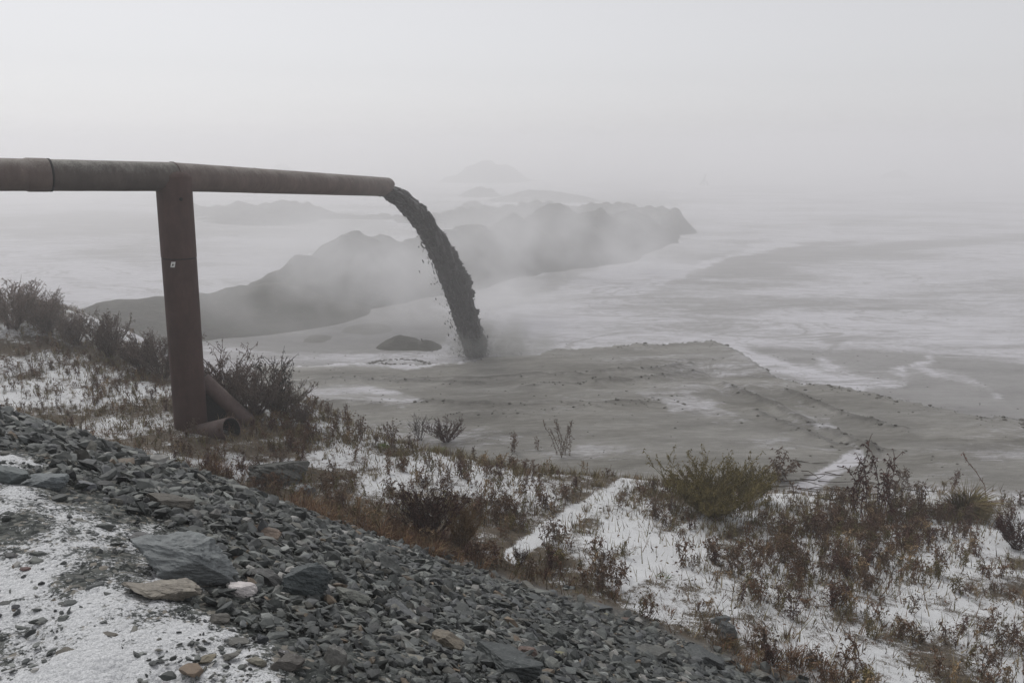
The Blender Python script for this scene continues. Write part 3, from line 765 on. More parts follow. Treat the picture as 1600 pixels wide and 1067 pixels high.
# clods of churned tailings along the ruts and the broken edge of the beach
def clods():
    rng = np.random.RandomState(44); f0 = ico(0)[1]; v0 = ico(0)[0]; C_ = []; S_ = []
    for pl, h in RUTS_W:
        pl = np.array(pl)
        for k in range(70):
            i = rng.randint(len(pl) - 1); q = pl[i] + (pl[i + 1] - pl[i]) * rng.rand() + rng.normal(0, [.18, .22]); C_.append(q); S_.append(.012 + .045 * rng.rand() ** 4)
    for k in range(450):
        x = rng.uniform(4, 16); y = np.interp(x, PX_, PY_) - abs(rng.normal(0, .5)); C_.append([x, y]); S_.append(.012 + .06 * rng.rand() ** 5)
    c = plane(622, 557, .3)
    for k in range(420):
        a = rng.rand() * 6.28; C_.append([c[0] + math.cos(a) * 1.3 * rng.uniform(.7, 1), c[1] + math.sin(a) * .9 * rng.uniform(.75, 1)]); S_.append(.012 + .04 * rng.rand() ** 2)
    for k in range(1600):
        C_.append([rng.uniform(-10, 17), rng.uniform(17, 31)]); S_.append(.008 + .026 * rng.rand() ** 4)
    C_ = np.array(C_); S_ = np.array(S_); m = len(C_); z = H(C_[:, 0], C_[:, 1])
    V = v0[None] * (S_[:, None, None] * rng.uniform(.6, 1.3, (m, 12, 1))) * np.array([1.3, 1.1, .7]) + np.concatenate([C_, z[:, None]], 1)[:, None]
    F = f0[None] + (np.arange(m) * 12)[:, None, None]
    tag(obj('tailings_clods', mesh('tailings_clods', V.reshape(-1, 3), F.reshape(-1, 3), MAT_CLOD)), 'small dark clods scattered along the ruts of the tailings beach', kind='stuff')
clods()

# ------------------------------------------------------------------ rocks
def rock_shape(rng, sub, dims, cuts=9, rough=0.0, flat=0.5):
    """an angular block: a ball cut by random planes, then squashed"""
    v, f = ico(sub); v = v.copy()
    for i in range(cuts):
        n = rng.normal(size=3); n /= np.linalg.norm(n)
        if i == 0: n = np.array([.1 * rng.normal(), .1 * rng.normal(), 1]); n /= np.linalg.norm(n)
        dlim = rng.uniform(.42, .78) if i else flat
        q = v @ n; over = q > dlim
        v[over] -= np.outer(q[over] - dlim, n)
    if rough > 0:
        nn = fbm(v[:, 0] * 2.3 + 7 + v[:, 2], v[:, 1] * 2.3 + v[:, 2] * 1.7, 4, rng.randint(50), .6)
        n2 = fbm(v[:, 0] * 6 + v[:, 2] * 4, v[:, 1] * 7 - v[:, 2] * 9, 3, rng.randint(50), .6)
        v = v * (1 + rough * (nn + .35 * n2))[:, None]
        if sub >= 4:
            lay = fbm(v[:, 0] * 1.5 + 3, v[:, 2] * 9 + v[:, 1] * 2 + v[:, 0] * 2, 4, rng.randint(50), .6)
            pit = fbm(v[:, 0] * 11 + v[:, 2] * 5, v[:, 1] * 12 - v[:, 2] * 13, 4, rng.randint(50), .7)
            v = v * (1 + rough * (.45 * lay + .22 * pit))[:, None]
    v = v / np.abs(v).max(0)
    return v * np.array(dims) / 2, f
SLATE = [(.080, .087, .083), (.102, .109, .102), (.064, .070, .069), (.13, .136, .125), (.048, .053, .051), (.110, .108, .094), (.088, .093, .095)]
def bank_normal(x, y):
    h = .3; gx = (H(x + h, y) - H(x - h, y)) / (2 * h); gy = (H(x, y + h) - H(x, y - h)) / (2 * h)
    n = np.stack([-gx, -gy, np.ones_like(gx)], -1); return n / np.linalg.norm(n, axis=-1, keepdims=True)
def align(n, yaw, tilt=(0, 0)):
    from mathutils import Quaternion, Euler
    q = Vector((0, 0, 1)).rotation_difference(Vector([float(c) for c in n]))
    return (q @ Euler((tilt[0], tilt[1], yaw)).to_quaternion()).to_euler()
def hero(px, py, w, h, col, label, cat='rock', dep=0.7, cuts=10, rough=.13, yaw=0.0, flat=.6, seed=1, tilt=(0, 0), sink=.25):
    rng = np.random.RandomState(seed); p = hit(px, py - h * .25); sc = scale_at(p)
    W = w * sc; D = W * dep; Hh = h * sc * 1.15
    V, F = rock_shape(rng, 5 if w > 60 else 4, (W, D, Hh), cuts, rough, flat)
    c = np.array(col) * (1 + .12 * fbm(V[:, 0] * 9 + 3, V[:, 1] * 9 + V[:, 2] * 12, 3, 4)[:, None])
    n = bank_normal(p[0], p[1]); n = n * .5 + np.array([0, 0, .5])
    me = mesh('rock', V, F, MAT_ROCK, c); 
    o = obj('rock', me, loc=p + np.array([0, 0, Hh * (.5 - sink)]), rot=align(n, yaw, tilt))
    tag(o, label, cat); return o
HEROES = [
 (288, 912, 188, 68, (.150, .163, .165), 'largest blue-grey boulder at the edge of the snowy crest', dict(dep=.6, seed=3, yaw=.12, rough=.16, flat=.8, cuts=9)),
 (250, 942, 122, 40, (.21, .19, .16), 'pale brownish flat rock lying in front of the largest boulder', dict(dep=.6, seed=5, yaw=-.15, rough=.2)),
 (474, 945, 86, 74, (.050, .060, .062), 'dark faceted boulder right of the largest boulder', dict(dep=.9, seed=19, cuts=9, yaw=.5, flat=.85)),
 (411, 918, 62, 34, (.075, .075, .072), 'dull brown-grey rock between the largest boulder and the dark faceted one', dict(seed=9)),
 (376, 932, 52, 22, (.50, .47, .46), 'frosty white crystalline rock at the right foot of the largest boulder', dict(seed=21, cuts=6)),
 (272, 806, 88, 30, (.085, .078, .066), 'brown-edged flat rock above and behind the largest boulder', dict(dep=.6, seed=14, yaw=.3)),
 (344, 812, 42, 26, (.10, .105, .105), 'grey leaning chip right of the brown-edged flat rock', dict(seed=15, yaw=.8)),
 (360, 826, 34, 22, (.035, .040, .042), 'black wedge of rock beside the grey leaning chip', dict(seed=16)),
 (420, 850, 50, 30, (.14, .105, .08), 'reddish-brown rock among grey stones above the boulders', dict(seed=17)),
 (790, 1066, 122, 62, (.055, .062, .062), 'big dark wedge-shaped slab at the bottom middle of the bank', dict(dep=.7, seed=18, yaw=-.35, cuts=7, flat=.45)),
 (700, 1024, 54, 46, (.15, .13, .10), 'brown-stained blocky rock upper left of the big dark wedge', dict(seed=29, cuts=10, dep=.9)),
 (625, 968, 84, 26, (.10, .105, .108), 'long tilted grey slab in the middle of the stone bank', dict(dep=.4, seed=30, yaw=-.5, tilt=(.1, .2), flat=.4)),
 (662, 972, 34, 26, (.025, .022, .022), 'black stone at the end of the long tilted slab', dict(seed=31)),
 (545, 950, 72, 34, (.125, .13, .115), 'olive-grey rock right of the dark faceted boulder', dict(seed=32, yaw=.3)),
 (555, 968, 60, 26, (.105, .11, .10), 'flat grey rock leaning on the olive-grey rock', dict(seed=33, yaw=.1)),
 (452, 1054, 58, 28, (.085, .078, .070), 'brown-grey rock lying alone in snow near the bottom edge', dict(seed=34)),
 (447, 1032, 26, 20, (.10, .095, .095), 'small cube-like stone just behind the brown-grey rock in snow', dict(seed=35)),
 (524, 1056, 40, 44, (.12, .118, .108), 'upright grey rock right of the brown-grey rock in snow', dict(seed=36, cuts=10)),
 (76, 764, 84, 24, (.12, .135, .14), 'broad blue-grey slab at the left edge of the stone bank', dict(dep=.6, seed=37, yaw=.2, flat=.4)),
 (16, 764, 60, 40, (.105, .12, .12), 'massive grey slab cut by the left edge of the photo', dict(dep=.8, seed=38)),
 (138, 768, 42, 16, (.115, .12, .13), 'purple-grey flat chip right of the broad blue-grey slab', dict(seed=39, flat=.4)),
 (684, 868, 48, 15, (.13, .14, .14), 'flat pale-topped slab against the orange weeds', dict(dep=.5, seed=40, flat=.35)),
 (520, 858, 46, 18, (.04, .045, .047), 'thin dark slab with a snow-dusted top on the bank', dict(seed=41, flat=.35, dep=.5)),
 (606, 902, 56, 30, (.085, .09, .085), 'olive-dark tilted slab left of the middle of the bank', dict(seed=42, yaw=-.5, tilt=(.1, .3))),
 (438, 760, 96, 40, (.060, .062, .055), 'dark mossy rock hump at the top edge of the bank right of the post', dict(seed=43, dep=.8)),
 (474, 775, 42, 18, (.125, .135, .14), 'smooth grey slab below the dark mossy hump', dict(seed=44, flat=.4)),
 (208, 1003, 0, 0, None, '', {}),
 (1016, 1040, 64, 34, (.09, .092, .085), 'brown-grey slab lower right of the middle bank', dict(seed=45, flat=.45)),
 (1096, 1045, 78, 34, (.060, .066, .066), 'dark lopsided slab near the bottom right of the bank', dict(seed=46, yaw=-.4, tilt=(0, .25), flat=.4)),
 (985, 1062, 50, 26, (.055, .060, .055), 'dark stone half under others at the bottom of the bank', dict(seed=47)),
 (1125, 980, 34, 20, (.09, .1, .1), 'grey stone by the weeds on the right of the bank', dict(seed=48)),
 (1136, 1000, 36, 26, (.08, .085, .085), 'rounded grey stone at the weedy right rim of the bank', dict(seed=49)),
 (870, 1008, 46, 34, (.060, .066, .062), 'dark flat-faced stone right of the middle bottom', dict(seed=50, yaw=-.4)),
 (818, 1028, 44, 20, (.13, .09, .075), 'reddish block touching the top of the big dark wedge', dict(seed=51)),
 (876, 1030, 26, 14, (.20, .19, .11), 'small yellowish stone right of the reddish block', dict(seed=52)),
 (996, 1042, 16, 12, (.24, .17, .11), 'small round tan pebble near the bottom right stones', dict(seed=53)),
 (262, 852, 34, 14, (.20, .16, .09), 'ochre stone just above the largest boulder', dict(seed=54)),
 (240, 852, 26, 14, (.04, .04, .042), 'dark stone beside the ochre stone', dict(seed=55)),
 (218, 846, 34, 14, (.09, .09, .09), 'grey chip left of the ochre stone', dict(seed=56)),
 (166, 908 - 80, 30, 9, (.08, .085, .08), 'flat chip on the snow right of the white clearing', dict(seed=57)),
 (103, 1026, 34, 12, (.075, .068, .055), 'brown leaf-shaped chip on the snow at lower left', dict(seed=58)),
 (166, 998, 36, 11, (.095, .085, .070), 'thin brown chip on the snow left of centre bottom', dict(seed=59)),
 (18, 872, 22, 8, (.06, .06, .06), 'upper of the two small chips on the left snow', dict(seed=60)),
 (120, 908, 34, 10, (.065, .065, .06), 'dark flat chip on the snow left of the largest boulder', dict(seed=61)),
 (60, 872, 28, 11, (.06, .065, .06), 'small dark two-pointed stone on the snow', dict(seed=62)),
 (10, 948, 20, 9, (.06, .062, .06), 'dark chip at the left edge of the snow', dict(seed=63)),
 (24, 953, 18, 8, (.05, .052, .06), 'bluish chip next to the chip at the left edge', dict(seed=64)),
 (40, 892, 20, 6, (.09, .05, .045), 'thin reddish chip lying on the left snow', dict(seed=65)),
 (322, 1034, 34, 12, (.17, .15, .11), 'tan sliver poking out of the snow at bottom left', dict(seed=66, tilt=(0, -.4))),
 (400, 1040, 36, 16, (.17, .16, .13), 'pale tan stone sunk in the snow below the boulders', dict(seed=67)),
 (362, 1030, 30, 14, (.15, .145, .13), 'pale stone sunk in the snow left of the tan one', dict(seed=68)),
 (410, 1010, 20, 18, (.05, .055, .06), 'small black stone standing in the snow', dict(seed=69)),
 (372, 1008, 38, 9, (.09, .088, .08), 'thin grey flake on the snow below the pale rock', dict(seed=70, flat=.3)),
 (470, 1014, 50, 9, (.085, .085, .085), 'long thin flake on the snow left of the upright rock', dict(seed=71, flat=.3, dep=.35)),
 (340, 955 + 20, 40, 20, (.09, .085, .075), 'brown stone right below the pale brownish flat rock', dict(seed=72)),
]
for px, py, w, h, c, lab, kw in HEROES:
    if w: hero(px, py, w, h, c, lab, **kw)
# shared shapes for the smaller stones
rngS = np.random.RandomState(77)
STONE_ME = []; STONE_LOOK = {}
for i in range(36):
    V, F = rock_shape(rngS, 2, (1, rngS.uniform(.55, .9), rngS.uniform(.22, .55)), rngS.randint(7, 12), .05, rngS.uniform(.3, .6))
    c = np.array(SLATE[i % len(SLATE)]) if i % 9 else np.array([(.16, .12, .085), (.2, .19, .16), (.12, .085, .07), (.17, .16, .1)][(i // 9) % 4])
    tint = {0: 'rusty brown', 1: 'pale sandy', 2: 'dull red-brown', 3: 'yellowish'}[(i // 9) % 4] if i % 9 == 0 else ['mid grey', 'pale grey', 'dark grey', 'light grey-green', 'near-black', 'olive grey', 'blue-grey'][i % 7]
    STONE_ME.append(mesh('stone', V, F, MAT_ROCK, c * (1 + .15 * fbm(V[:, 0] * 3 + i, V[:, 1] * 3 + V[:, 2] * 4, 3, 5)[:, None])))
    STONE_LOOK[STONE_ME[-1].name] = tint + (' flat stone' if np.ptp(V[:, 2]) < .36 else ' chunky stone')
placed = 0; tries = 0
HPX = [(h_[0], h_[1], h_[2]) for h_ in HEROES if h_[2] > 30]
while placed < 250 and tries < 9000:
    tries += 1
    px = rngS.uniform(0, 1290); py = rngS.uniform(650, 1066)
    t_ = (py - 650) / 417; 
    r = ray(px, py)
    p = hit(px, py, 40)
    cr, gr, be = zones(p[0], p[1])
    if gr < .6: continue
    if cr > .5 and rngS.rand() > .10: continue
    if any(abs(px - a) < w_ * .5 and -38 < py - b < 8 for a, b, w_ in HPX): continue
    wpx = 16 + 34 * rngS.rand() ** 2.0
    if py < 760: wpx *= 1.15
    sc = scale_at(p) * wpx
    n = bank_normal(p[0], p[1]) + rngS.normal(0, .12, 3)
    o = obj('stone', STONE_ME[rngS.randint(36)], loc=p + np.array([0, 0, sc * .05]), rot=align(n, rngS.uniform(0, 6.3)), scale=sc)
    look = STONE_LOOK[o.data.name]
    where = ('on the snow of the crest' if cr > .5 else 'in the slabby stones at the far left' if px < 160 else 'above the boulders, left below the post' if px < 330 and py < 850 else 'close around the big boulders' if px < 560 and py > 840
             else 'just under the weeds right of the post' if px < 640 and py < 860 else 'along the rusty weed fringe' if py < 700 + (px - 330) * .385 + 60 and px < 1290 and px > 640 else 'by the big dark wedge at the bottom' if px < 960 and py > 940 else 'in the middle of the bank' if px < 900 else 'at the lower right tip of the bank')
    tag(o, f'{look} lying {where}', 'stone', f'{look}s {where}')
    placed += 1
# crushed rock covering the bank: real stones, joined
def crushed():
    rng = np.random.RandomState(99); protos = []
    for i in range(40):
        v, f = rock_shape(rng, 0, (1, rng.uniform(.5, .95), rng.uniform(.22, .6)), 3, 0, .55)
        v = v * (1 + .18 * rng.normal(size=v.shape)); protos.append(v)
    f0 = ico(0)[1]
    # candidates spread evenly over the picture-facing bank, denser close by
    n = 150000
    ang_ = np.radians(rng.uniform(-46, 46, n)); rad_ = 1.3 * (26 / 1.3) ** (rng.rand(n) ** .92)
    x = rad_ * np.sin(ang_); y = rad_ * np.cos(ang_)
    cr, gr, be = zones(x, y); d, s = ds(x, y)
    lum = fbm(x * 1.5, y * 1.5, 3, 81)
    fall = sstep(.35, -.5, d - (7.35 + e_off(s)) - .45 * sstep(9, 2, s) + .5 * lum)
    keep = (fall > rng.rand(n)) & ((cr < .35) | (rng.rand(n) < .16 + .40 * sstep(1, .3, cr) + .34 * (lum > .12)))
    z = H(x, y); px, py = project(x, y, z)
    keep &= (px > -160) & (px < 1800) & (py < 1180)
    x, y, z, rad_, cr = x[keep], y[keep], z[keep], rad_[keep], cr[keep]
    if len(x) > 72000: x, y, z, rad_, cr = x[:72000], y[:72000], z[:72000], rad_[:72000], cr[:72000]
    m = len(x)
    size = (0.009 + 0.075 * rng.rand(m) ** 5) * np.clip(rad_ / 3.2, .62, 2.4) ** .8
    size = np.where(cr > .5, size * .5, size)
    nb = bank_normal(x, y) + rng.normal(0, .42, (m, 3)); nb /= np.linalg.norm(nb, axis=1, keepdims=True)
    a = rng.rand(m) * 6.283; t0 = np.stack([np.cos(a), np.sin(a), np.zeros(m)], -1)
    t1 = t0 - nb * (t0 * nb).sum(1, keepdims=True); t1 /= np.linalg.norm(t1, axis=1, keepdims=True); t2 = np.cross(nb, t1)
    P = np.stack(protos)[rng.randint(40, size=m)] * size[:, None, None]
    W = P[:, :, 0:1] * t1[:, None] + P[:, :, 1:2] * t2[:, None] + P[:, :, 2:3] * nb[:, None]
    lift = size * rng.uniform(.0, .30, m)
    W += np.stack([x, y, z + lift + .010 * (cr < .5)], -1)[:, None]
    F = f0[None] + (np.arange(m) * 12)[:, None, None]
    pal = np.array(SLATE + [(.16, .125, .09), (.27, .265, .25), (.19, .20, .19), (.030, .032, .032)])
    pr = np.array([.14, .14, .14, .10, .12, .09, .10, .018, .022, .06, .07])
    c = pal[rng.choice(len(pal), m, p=pr / pr.sum())] * rng.uniform(.55, 1.20, (m, 1))
    C = np.repeat(c[:, None], 12, 1).reshape(-1, 3)
    o = obj('crushed_rock', mesh('crushed_rock', W.reshape(-1, 3), F.reshape(-1, 3), MAT_ROCK, C))
    tag(o, 'loose crushed slate covering the bank between the larger stones', kind='stuff')
    return m
print('crushed', crushed())

# ------------------------------------------------------------------ dead weeds, grass and shrubs
def leaf_tris(G, p, d, ln, wd, col, rng, droop=.6):
    d = d / np.linalg.norm(d); s_ = np.cross(d, [0, 0, 1.0]); s_ /= (np.linalg.norm(s_) + 1e-6)
    m = p + d * ln * .5 + s_ * wd * .5 + np.array([0, 0, .1 * ln]); m2 = p + d * ln * .5 - s_ * wd * .5 + np.array([0, 0, rng.uniform(-.1, .1) * ln])
    e = p + d * ln - np.array([0, 0, droop * ln])
    G.add([p, m, e, m2], [(0, 1, 2), (0, 2, 3)], np.array(col) * rng.uniform(.7, 1.5))
def weed(seed, h=1.0, stems=3, leaf=.10, col=(.055, .034, .026), lcol=(.07, .042, .032), seedhead=True, lean=.25):
    rng = np.random.RandomState(seed); G = Geo()
    for s_ in range(stems):
        a = rng.rand() * 6.28; ln = lean * rng.uniform(.3, 1.2); H_ = h * rng.uniform(.55, 1.0)
        ox, oy = rng.normal(0, .014 * stems * h, 2)
        P = [np.array([ox + math.cos(a) * ln * t ** 1.3 * H_ + .02 * rng.normal(), oy + math.sin(a) * ln * t ** 1.3 * H_ + .02 * rng.normal(), t * H_]) for t in (0, .3, .6, .85, 1)]
        V, F = tube_tris(P, np.array([.008, .007, .006, .005, .003]), 3); G.add(V, F, np.array(col) * rng.uniform(.7, 1.3))
        for k in range(int(32 * H_ + 8)):
            t = rng.uniform(.12, 1.0); i = min(int(t * 4), 3); q = P[i] + (P[i + 1] - P[i]) * rng.rand()
            b = rng.rand() * 6.28; dr = np.array([math.cos(b), math.sin(b), rng.uniform(-.6, .7)])
            L_ = leaf * .62 * rng.uniform(.5, 1.4) * (1.2 - .5 * t)
            if rng.rand() < .3:
                e = q + dr * L_ * 1.6 + np.array([0, 0, .08]); V, F = tube_tris([q, e], [.006, .003], 3); G.add(V, F, col); q = e
                for _ in range(2): leaf_tris(G, q, dr + rng.normal(0, .5, 3), L_ * .7, L_ * .26, lcol, rng)
            leaf_tris(G, q, dr, L_, L_ * rng.uniform(.15, .30), lcol, rng)
        if seedhead:
            for k in range(9):
                q = P[4] + (P[3] - P[4]) * rng.uniform(-.1, 1.1) + rng.normal(0, .012, 3)
                leaf_tris(G, q, rng.normal(0, 1, 3) + np.array([0, 0, .5]), .045, .03, np.array(lcol) * .8, rng, 0)
    return G.arrays()
def tuft(seed, h=.45, n=42, cols=((.19, .155, .085), (.15, .13, .065), (.11, .078, .048)), spread=.5, w=.009):
    rng = np.random.RandomState(seed); G = Geo()
    for k in range(n):
        a = rng.rand() * 6.28; r0 = .08 * rng.rand(); p = np.array([math.cos(a) * r0, math.sin(a) * r0, -.02])
        L_ = h * rng.uniform(.45, 1.1); b = a + rng.normal(0, .7); sp = spread * rng.uniform(.2, 1.3)
        d1 = np.array([math.cos(b) * sp * .5, math.sin(b) * sp * .5, 1]) ; d1 /= np.linalg.norm(d1)
        d2 = np.array([math.cos(b) * sp * 1.6, math.sin(b) * sp * 1.6, .55]); d2 /= np.linalg.norm(d2)
        m = p + d1 * L_ * .55; e = m + d2 * L_ * .5; s_ = np.array([-math.sin(b + .8), math.cos(b + .8), 0]) * w * rng.uniform(.6, 1.2) / 2
        c = np.array(cols[rng.randint(len(cols))]) * rng.uniform(.7, 1.3)
        G.add([p - s_, p + s_, m + s_ * .8, m - s_ * .8, e], [(0, 1, 2), (0, 2, 3), (3, 2, 4)], c)
    return G.arrays()
def shrub(seed, h=1.2, stems=14, spread=.55, col=(.06, .042, .034), lcol=(.07, .05, .038), leaves=1.0, tw=.009):
    rng = np.random.RandomState(seed); G = Geo()
    for s_ in range(stems):
        a = rng.rand() * 6.28; sp = spread * rng.uniform(.15, 1.1); H_ = h * rng.uniform(.6, 1.0)
        P = [np.array([math.cos(a) * (.05 + sp * t ** .9 * H_) + .03 * rng.normal(), math.sin(a) * (.05 + sp * t ** .9 * H_) + .03 * rng.normal(), t * H_ * (1 - .12 * t * sp)]) for t in (0, .25, .5, .75, 1)]
        V, F = tube_tris(P, tw * np.array([1.3, 1.1, .9, .7, .4]), 3); G.add(V, F, np.array(col) * rng.uniform(.7, 1.3))
        for k in range(11):
            t = rng.uniform(.25, .98); i = min(int(t * 4), 3); q = P[i] + (P[i + 1] - P[i]) * (t * 4 - i)
            b = a + rng.normal(0, 1.1); L_ = h * rng.uniform(.14, .36); e = q + np.array([math.cos(b) * .6, math.sin(b) * .6, rng.uniform(.35, 1.0)]) * L_
            V, F = tube_tris([q, (q + e) / 2 + rng.normal(0, .012, 3), e], tw * np.array([.6, .5, .3]), 3); G.add(V, F, np.array(col) * rng.uniform(.8, 1.4))
            for j in range(int(4 * leaves)):
                qq = q + (e - q) * rng.uniform(.2, 1.05); leaf_tris(G, qq, rng.normal(0, 1, 3), .042 * rng.uniform(.5, 1.5), .015, lcol, rng)
    return G.arrays()
RED = dict(col=(.105, .068, .048), lcol=(.125, .080, .055)); DKB = dict(col=(.090, .066, .050), lcol=(.115, .080, .060)); OLV = dict(col=(.11, .09, .05), lcol=(.14, .115, .058)); STR = dict(col=(.20, .15, .095), lcol=(.23, .165, .10)); PUR = dict(col=(.075, .045, .04), lcol=(.10, .06, .05))
PROTO = {
 'weed': [weed(i, rs, st, lf, **c) for i, (rs, st, lf, c) in enumerate([(.50, 3, .10, RED), (.62, 2, .11, DKB), (.42, 4, .09, RED), (.75, 3, .10, DKB), (.36, 3, .10, RED), (.55, 5, .12, DKB), (.45, 2, .08, OLV), (.66, 3, .13, RED), (.30, 4, .08, DKB), (.50, 4, .09, OLV), (.45, 4, .07, STR), (.60, 3, .06, STR), (.38, 5, .08, PUR), (.55, 4, .09, PUR)])],
 'tuft': [tuft(20 + i, hh, nn, spread=sp) for i, (hh, nn, sp) in enumerate([(.45, 44, .5), (.34, 50, .8), (.55, 40, .4), (.28, 46, 1.1), (.40, 54, .7), (.5, 36, .6)])],
 'rust': [tuft(40 + i, hh, nn, cols=((.13, .072, .042), (.11, .062, .038), (.18, .13, .075), (.09, .055, .036)), spread=sp) for i, (hh, nn, sp) in enumerate([(.16, 50, 1.5), (.24, 46, 1.2), (.12, 54, 2.0), (.30, 40, .8)])],
 'green': [tuft(60 + i, .16, 40, cols=((.085, .13, .03), (.065, .10, .03), (.10, .14, .04)), spread=1.4, w=.02) for i in range(2)],
 'shrub': [shrub(80 + i, 1.0, st, sp, leaves=lv) for i, (st, sp, lv) in enumerate([(16, .45, 1.2), (20, .6, 1.6), (13, .5, .8), (22, .7, 1.4), (18, .38, 1.8)])],
}
ME = {k: [mesh(k + '_mesh', v, f, MAT_PLANT, c) for v, f, c in lst] for k, lst in PROTO.items()}
NAMES = {'weed': 'dead_weed', 'tuft': 'dry_grass_tuft', 'rust': 'rusty_grass_clump', 'green': 'green_moss_tuft', 'shrub': 'bare_shrub'}
rngP = np.random.RandomState(2024)
def plant(kind, px, py, hpx, label, cat, group=None, idx=None, name=None, p=None):
    p = hit(px, py, 60) if p is None else p
    sc = scale_at(p) * hpx; i = rngP.randint(len(ME[kind])) if idx is None else idx
    hh = PROTO[kind][i][0][:, 2].max()
    o = obj(name or NAMES[kind], ME[kind][i], loc=p - np.array([0, 0, .02]), rot=(rngP.normal(0, .06), rngP.normal(0, .06), rngP.rand() * 6.28), scale=sc / hh)
    return tag(o, label, cat, group)
def special(name, arrays, px, py, label, cat, hpx=None):
    V, F, C = arrays; p = hit(px, py, 60); k = 1.0 if hpx is None else scale_at(p) * hpx / V[:, 2].max()
    o = obj(name, mesh(name, V * k, F, MAT_PLANT, C), loc=p - np.array([0, 0, .02])); return tag(o, label, cat)
# single plants one can point at
special('bushy_weed', shrub(301, 1.0, 34, .75, (.045, .026, .021), (.055, .030, .024), 2.6), 672, 842, 'big reddish-brown weed bush at the top rim of the stone bank', 'bush', 100)
special('bushy_weed', shrub(302, 1.0, 30, .6, (.10, .065, .035), (.12, .078, .04), 2.0), 724, 850, 'straw-brown weed bush just right of the big reddish one', 'bush', 70)
special('bushy_weed', weed(303, 1.0, 7, .10, **DKB), 626, 832, 'dark thin weed left of the big reddish weed bush', 'weed', 70)
special('bushy_weed', shrub(304, 1.0, 16, .35, (.05, .025, .02), (.06, .03, .022), 2.5), 812, 882, 'small dark red cone-shaped weed at the rim of the bank', 'weed', 36)
special('bushy_weed', weed(305, 1.0, 8, .15, lean=.5, **RED), 965, 918, 'drooping brown weed standing on the fringe above the bank', 'weed', 62)
special('tall_dock', weed(306, 1.0, 11, .09, lean=.25, col=(.055, .026, .022), lcol=(.065, .030, .024)), 1352, 800, 'tallest dark red dock spikes on the right by the grey beach', 'weed', 122)
special('tall_dock', weed(307, 1.0, 8, .10, lean=.25, **DKB), 1392, 800, 'dark dock clump right behind the tallest red spikes', 'weed', 78)
special('tall_dock', weed(308, 1.0, 9, .11, lean=.3, **DKB), 1435, 806, 'lower dark dock clump between the red spikes and the straw mound', 'weed', 66)
special('tall_dock', weed(309, 1.0, 8, .10, lean=.4, **DKB), 1312, 806, 'dark weed clump left of the tallest red spikes', 'weed', 60)
special('grass_mound', tuft(310, .5, 900, cols=((.12, .095, .045), (.09, .075, .036), (.075, .05, .03)), spread=2.4, w=.014), 1508, 806, 'rounded straw-coloured grass mound at the right', 'grass mound', 58)
special('leaning_stalk', weed(311, 1.0, 1, .05, lean=.9, col=(.12, .055, .035), lcol=(.12, .05, .035)), 1545, 778, 'single orange-red stalk leaning right at the right edge', 'weed', 72)
special('bushy_weed', shrub(312, 1.0, 34, .9, (.040, .020, .018), (.05, .024, .02), 2.6), 1588, 856, 'dark purple-red bush cut by the right edge', 'bush', 58)
special('bushy_weed', weed(313, 1.0, 7, .22, lean=.8, **DKB), 1218, 752, 'drooping dark weed at the end of the snowy track', 'weed', 50)
special('bushy_weed', shrub(314, 1.0, 80, 1.35, (.13, .105, .05), (.135, .112, .048), 2.6), 1112, 806, 'wide olive-brown bush between the two snowy tracks', 'bush', 100)
special('bushy_weed', shrub(315, 1.0, 40, .8, (.11, .09, .045), (.12, .10, .045), 2.4), 1172, 782, 'smaller olive bush right of the wide olive-brown bush', 'bush', 66)
special('bushy_weed', shrub(316, 1.0, 36, 1.1, (.050, .026, .022), (.055, .028, .024), 3.0), 697, 690, 'compact dark red bush alone on the grey beach', 'bush', 42)
special('bushy_weed', shrub(317, 1.0, 12, .6, (.055, .045, .04), (.055, .045, .04), .4), 656, 688, 'bare twiggy weed left of the compact dark red bush', 'weed', 44)
special('bushy_weed', weed(318, 1.0, 4, .12, lean=.15, **DKB), 614, 696, 'upright dark weed with two heads on the beach', 'weed', 50)
special('bushy_weed', weed(319, 1.0, 4, .14, lean=.35, **DKB), 562, 692, 'dark weed leaning right at the rim of the left thicket', 'weed', 48)
special('bushy_weed', weed(320, 1.0, 9, .07, lean=.4, **DKB), 878, 710, 'tall spiky weed standing up over the middle of the bench rim', 'weed', 66)
special('bushy_weed', weed(321, 1.0, 6, .12, lean=.2, **RED), 801, 706, 'short reddish weed left of the tall spiky one', 'weed', 38)
special('bushy_weed', weed(322, 1.0, 4, .10, lean=.2, **RED), 839, 702, 'tiny reddish weed next to the tall spiky one', 'weed', 24)
special('sapling', shrub(323, 1.0, 9, .28, (.05, .045, .042), (.05, .045, .042), .8), 434, 640, 'thin bare sapling above the bush right of the post', 'sapling', 108)
special('bare_bush', shrub(324, 1.0, 34, .85, (0.104, 0.079, 0.069), (0.111, 0.085, 0.074), 1.6), 350, 640, 'dense dark bush directly right behind the steel post', 'bush', 104)  # bare bushes: fog paleness is put into their twig and leaf colours
special('bare_bush', shrub(325, 1.0, 44, .85, (0.104, 0.085, 0.074), (0.111, 0.088, 0.079), 1.6), 398, 650, 'dark arching bush behind the diagonal brace', 'bush', 94)
special('bare_bush', shrub(326, 1.0, 40, 1.0, (0.099, 0.082, 0.069), (0.111, 0.088, 0.074), 1.8), 440, 648, 'low round bush at the right end of the thicket', 'bush', 62)
special('bare_bush', shrub(327, 1.0, 34, .8, (0.104, 0.085, 0.074), (0.111, 0.088, 0.079), 1.6), 472, 660, 'smallest bush at the beach side of the thicket', 'bush', 40)
special('bare_bush', shrub(328, 1.0, 54, .70, (0.185, 0.148, 0.131), (0.160, 0.129, 0.113), 1.0), 22, 512, 'tall pale-tipped bush at the far left on the hump', 'bush', 92)
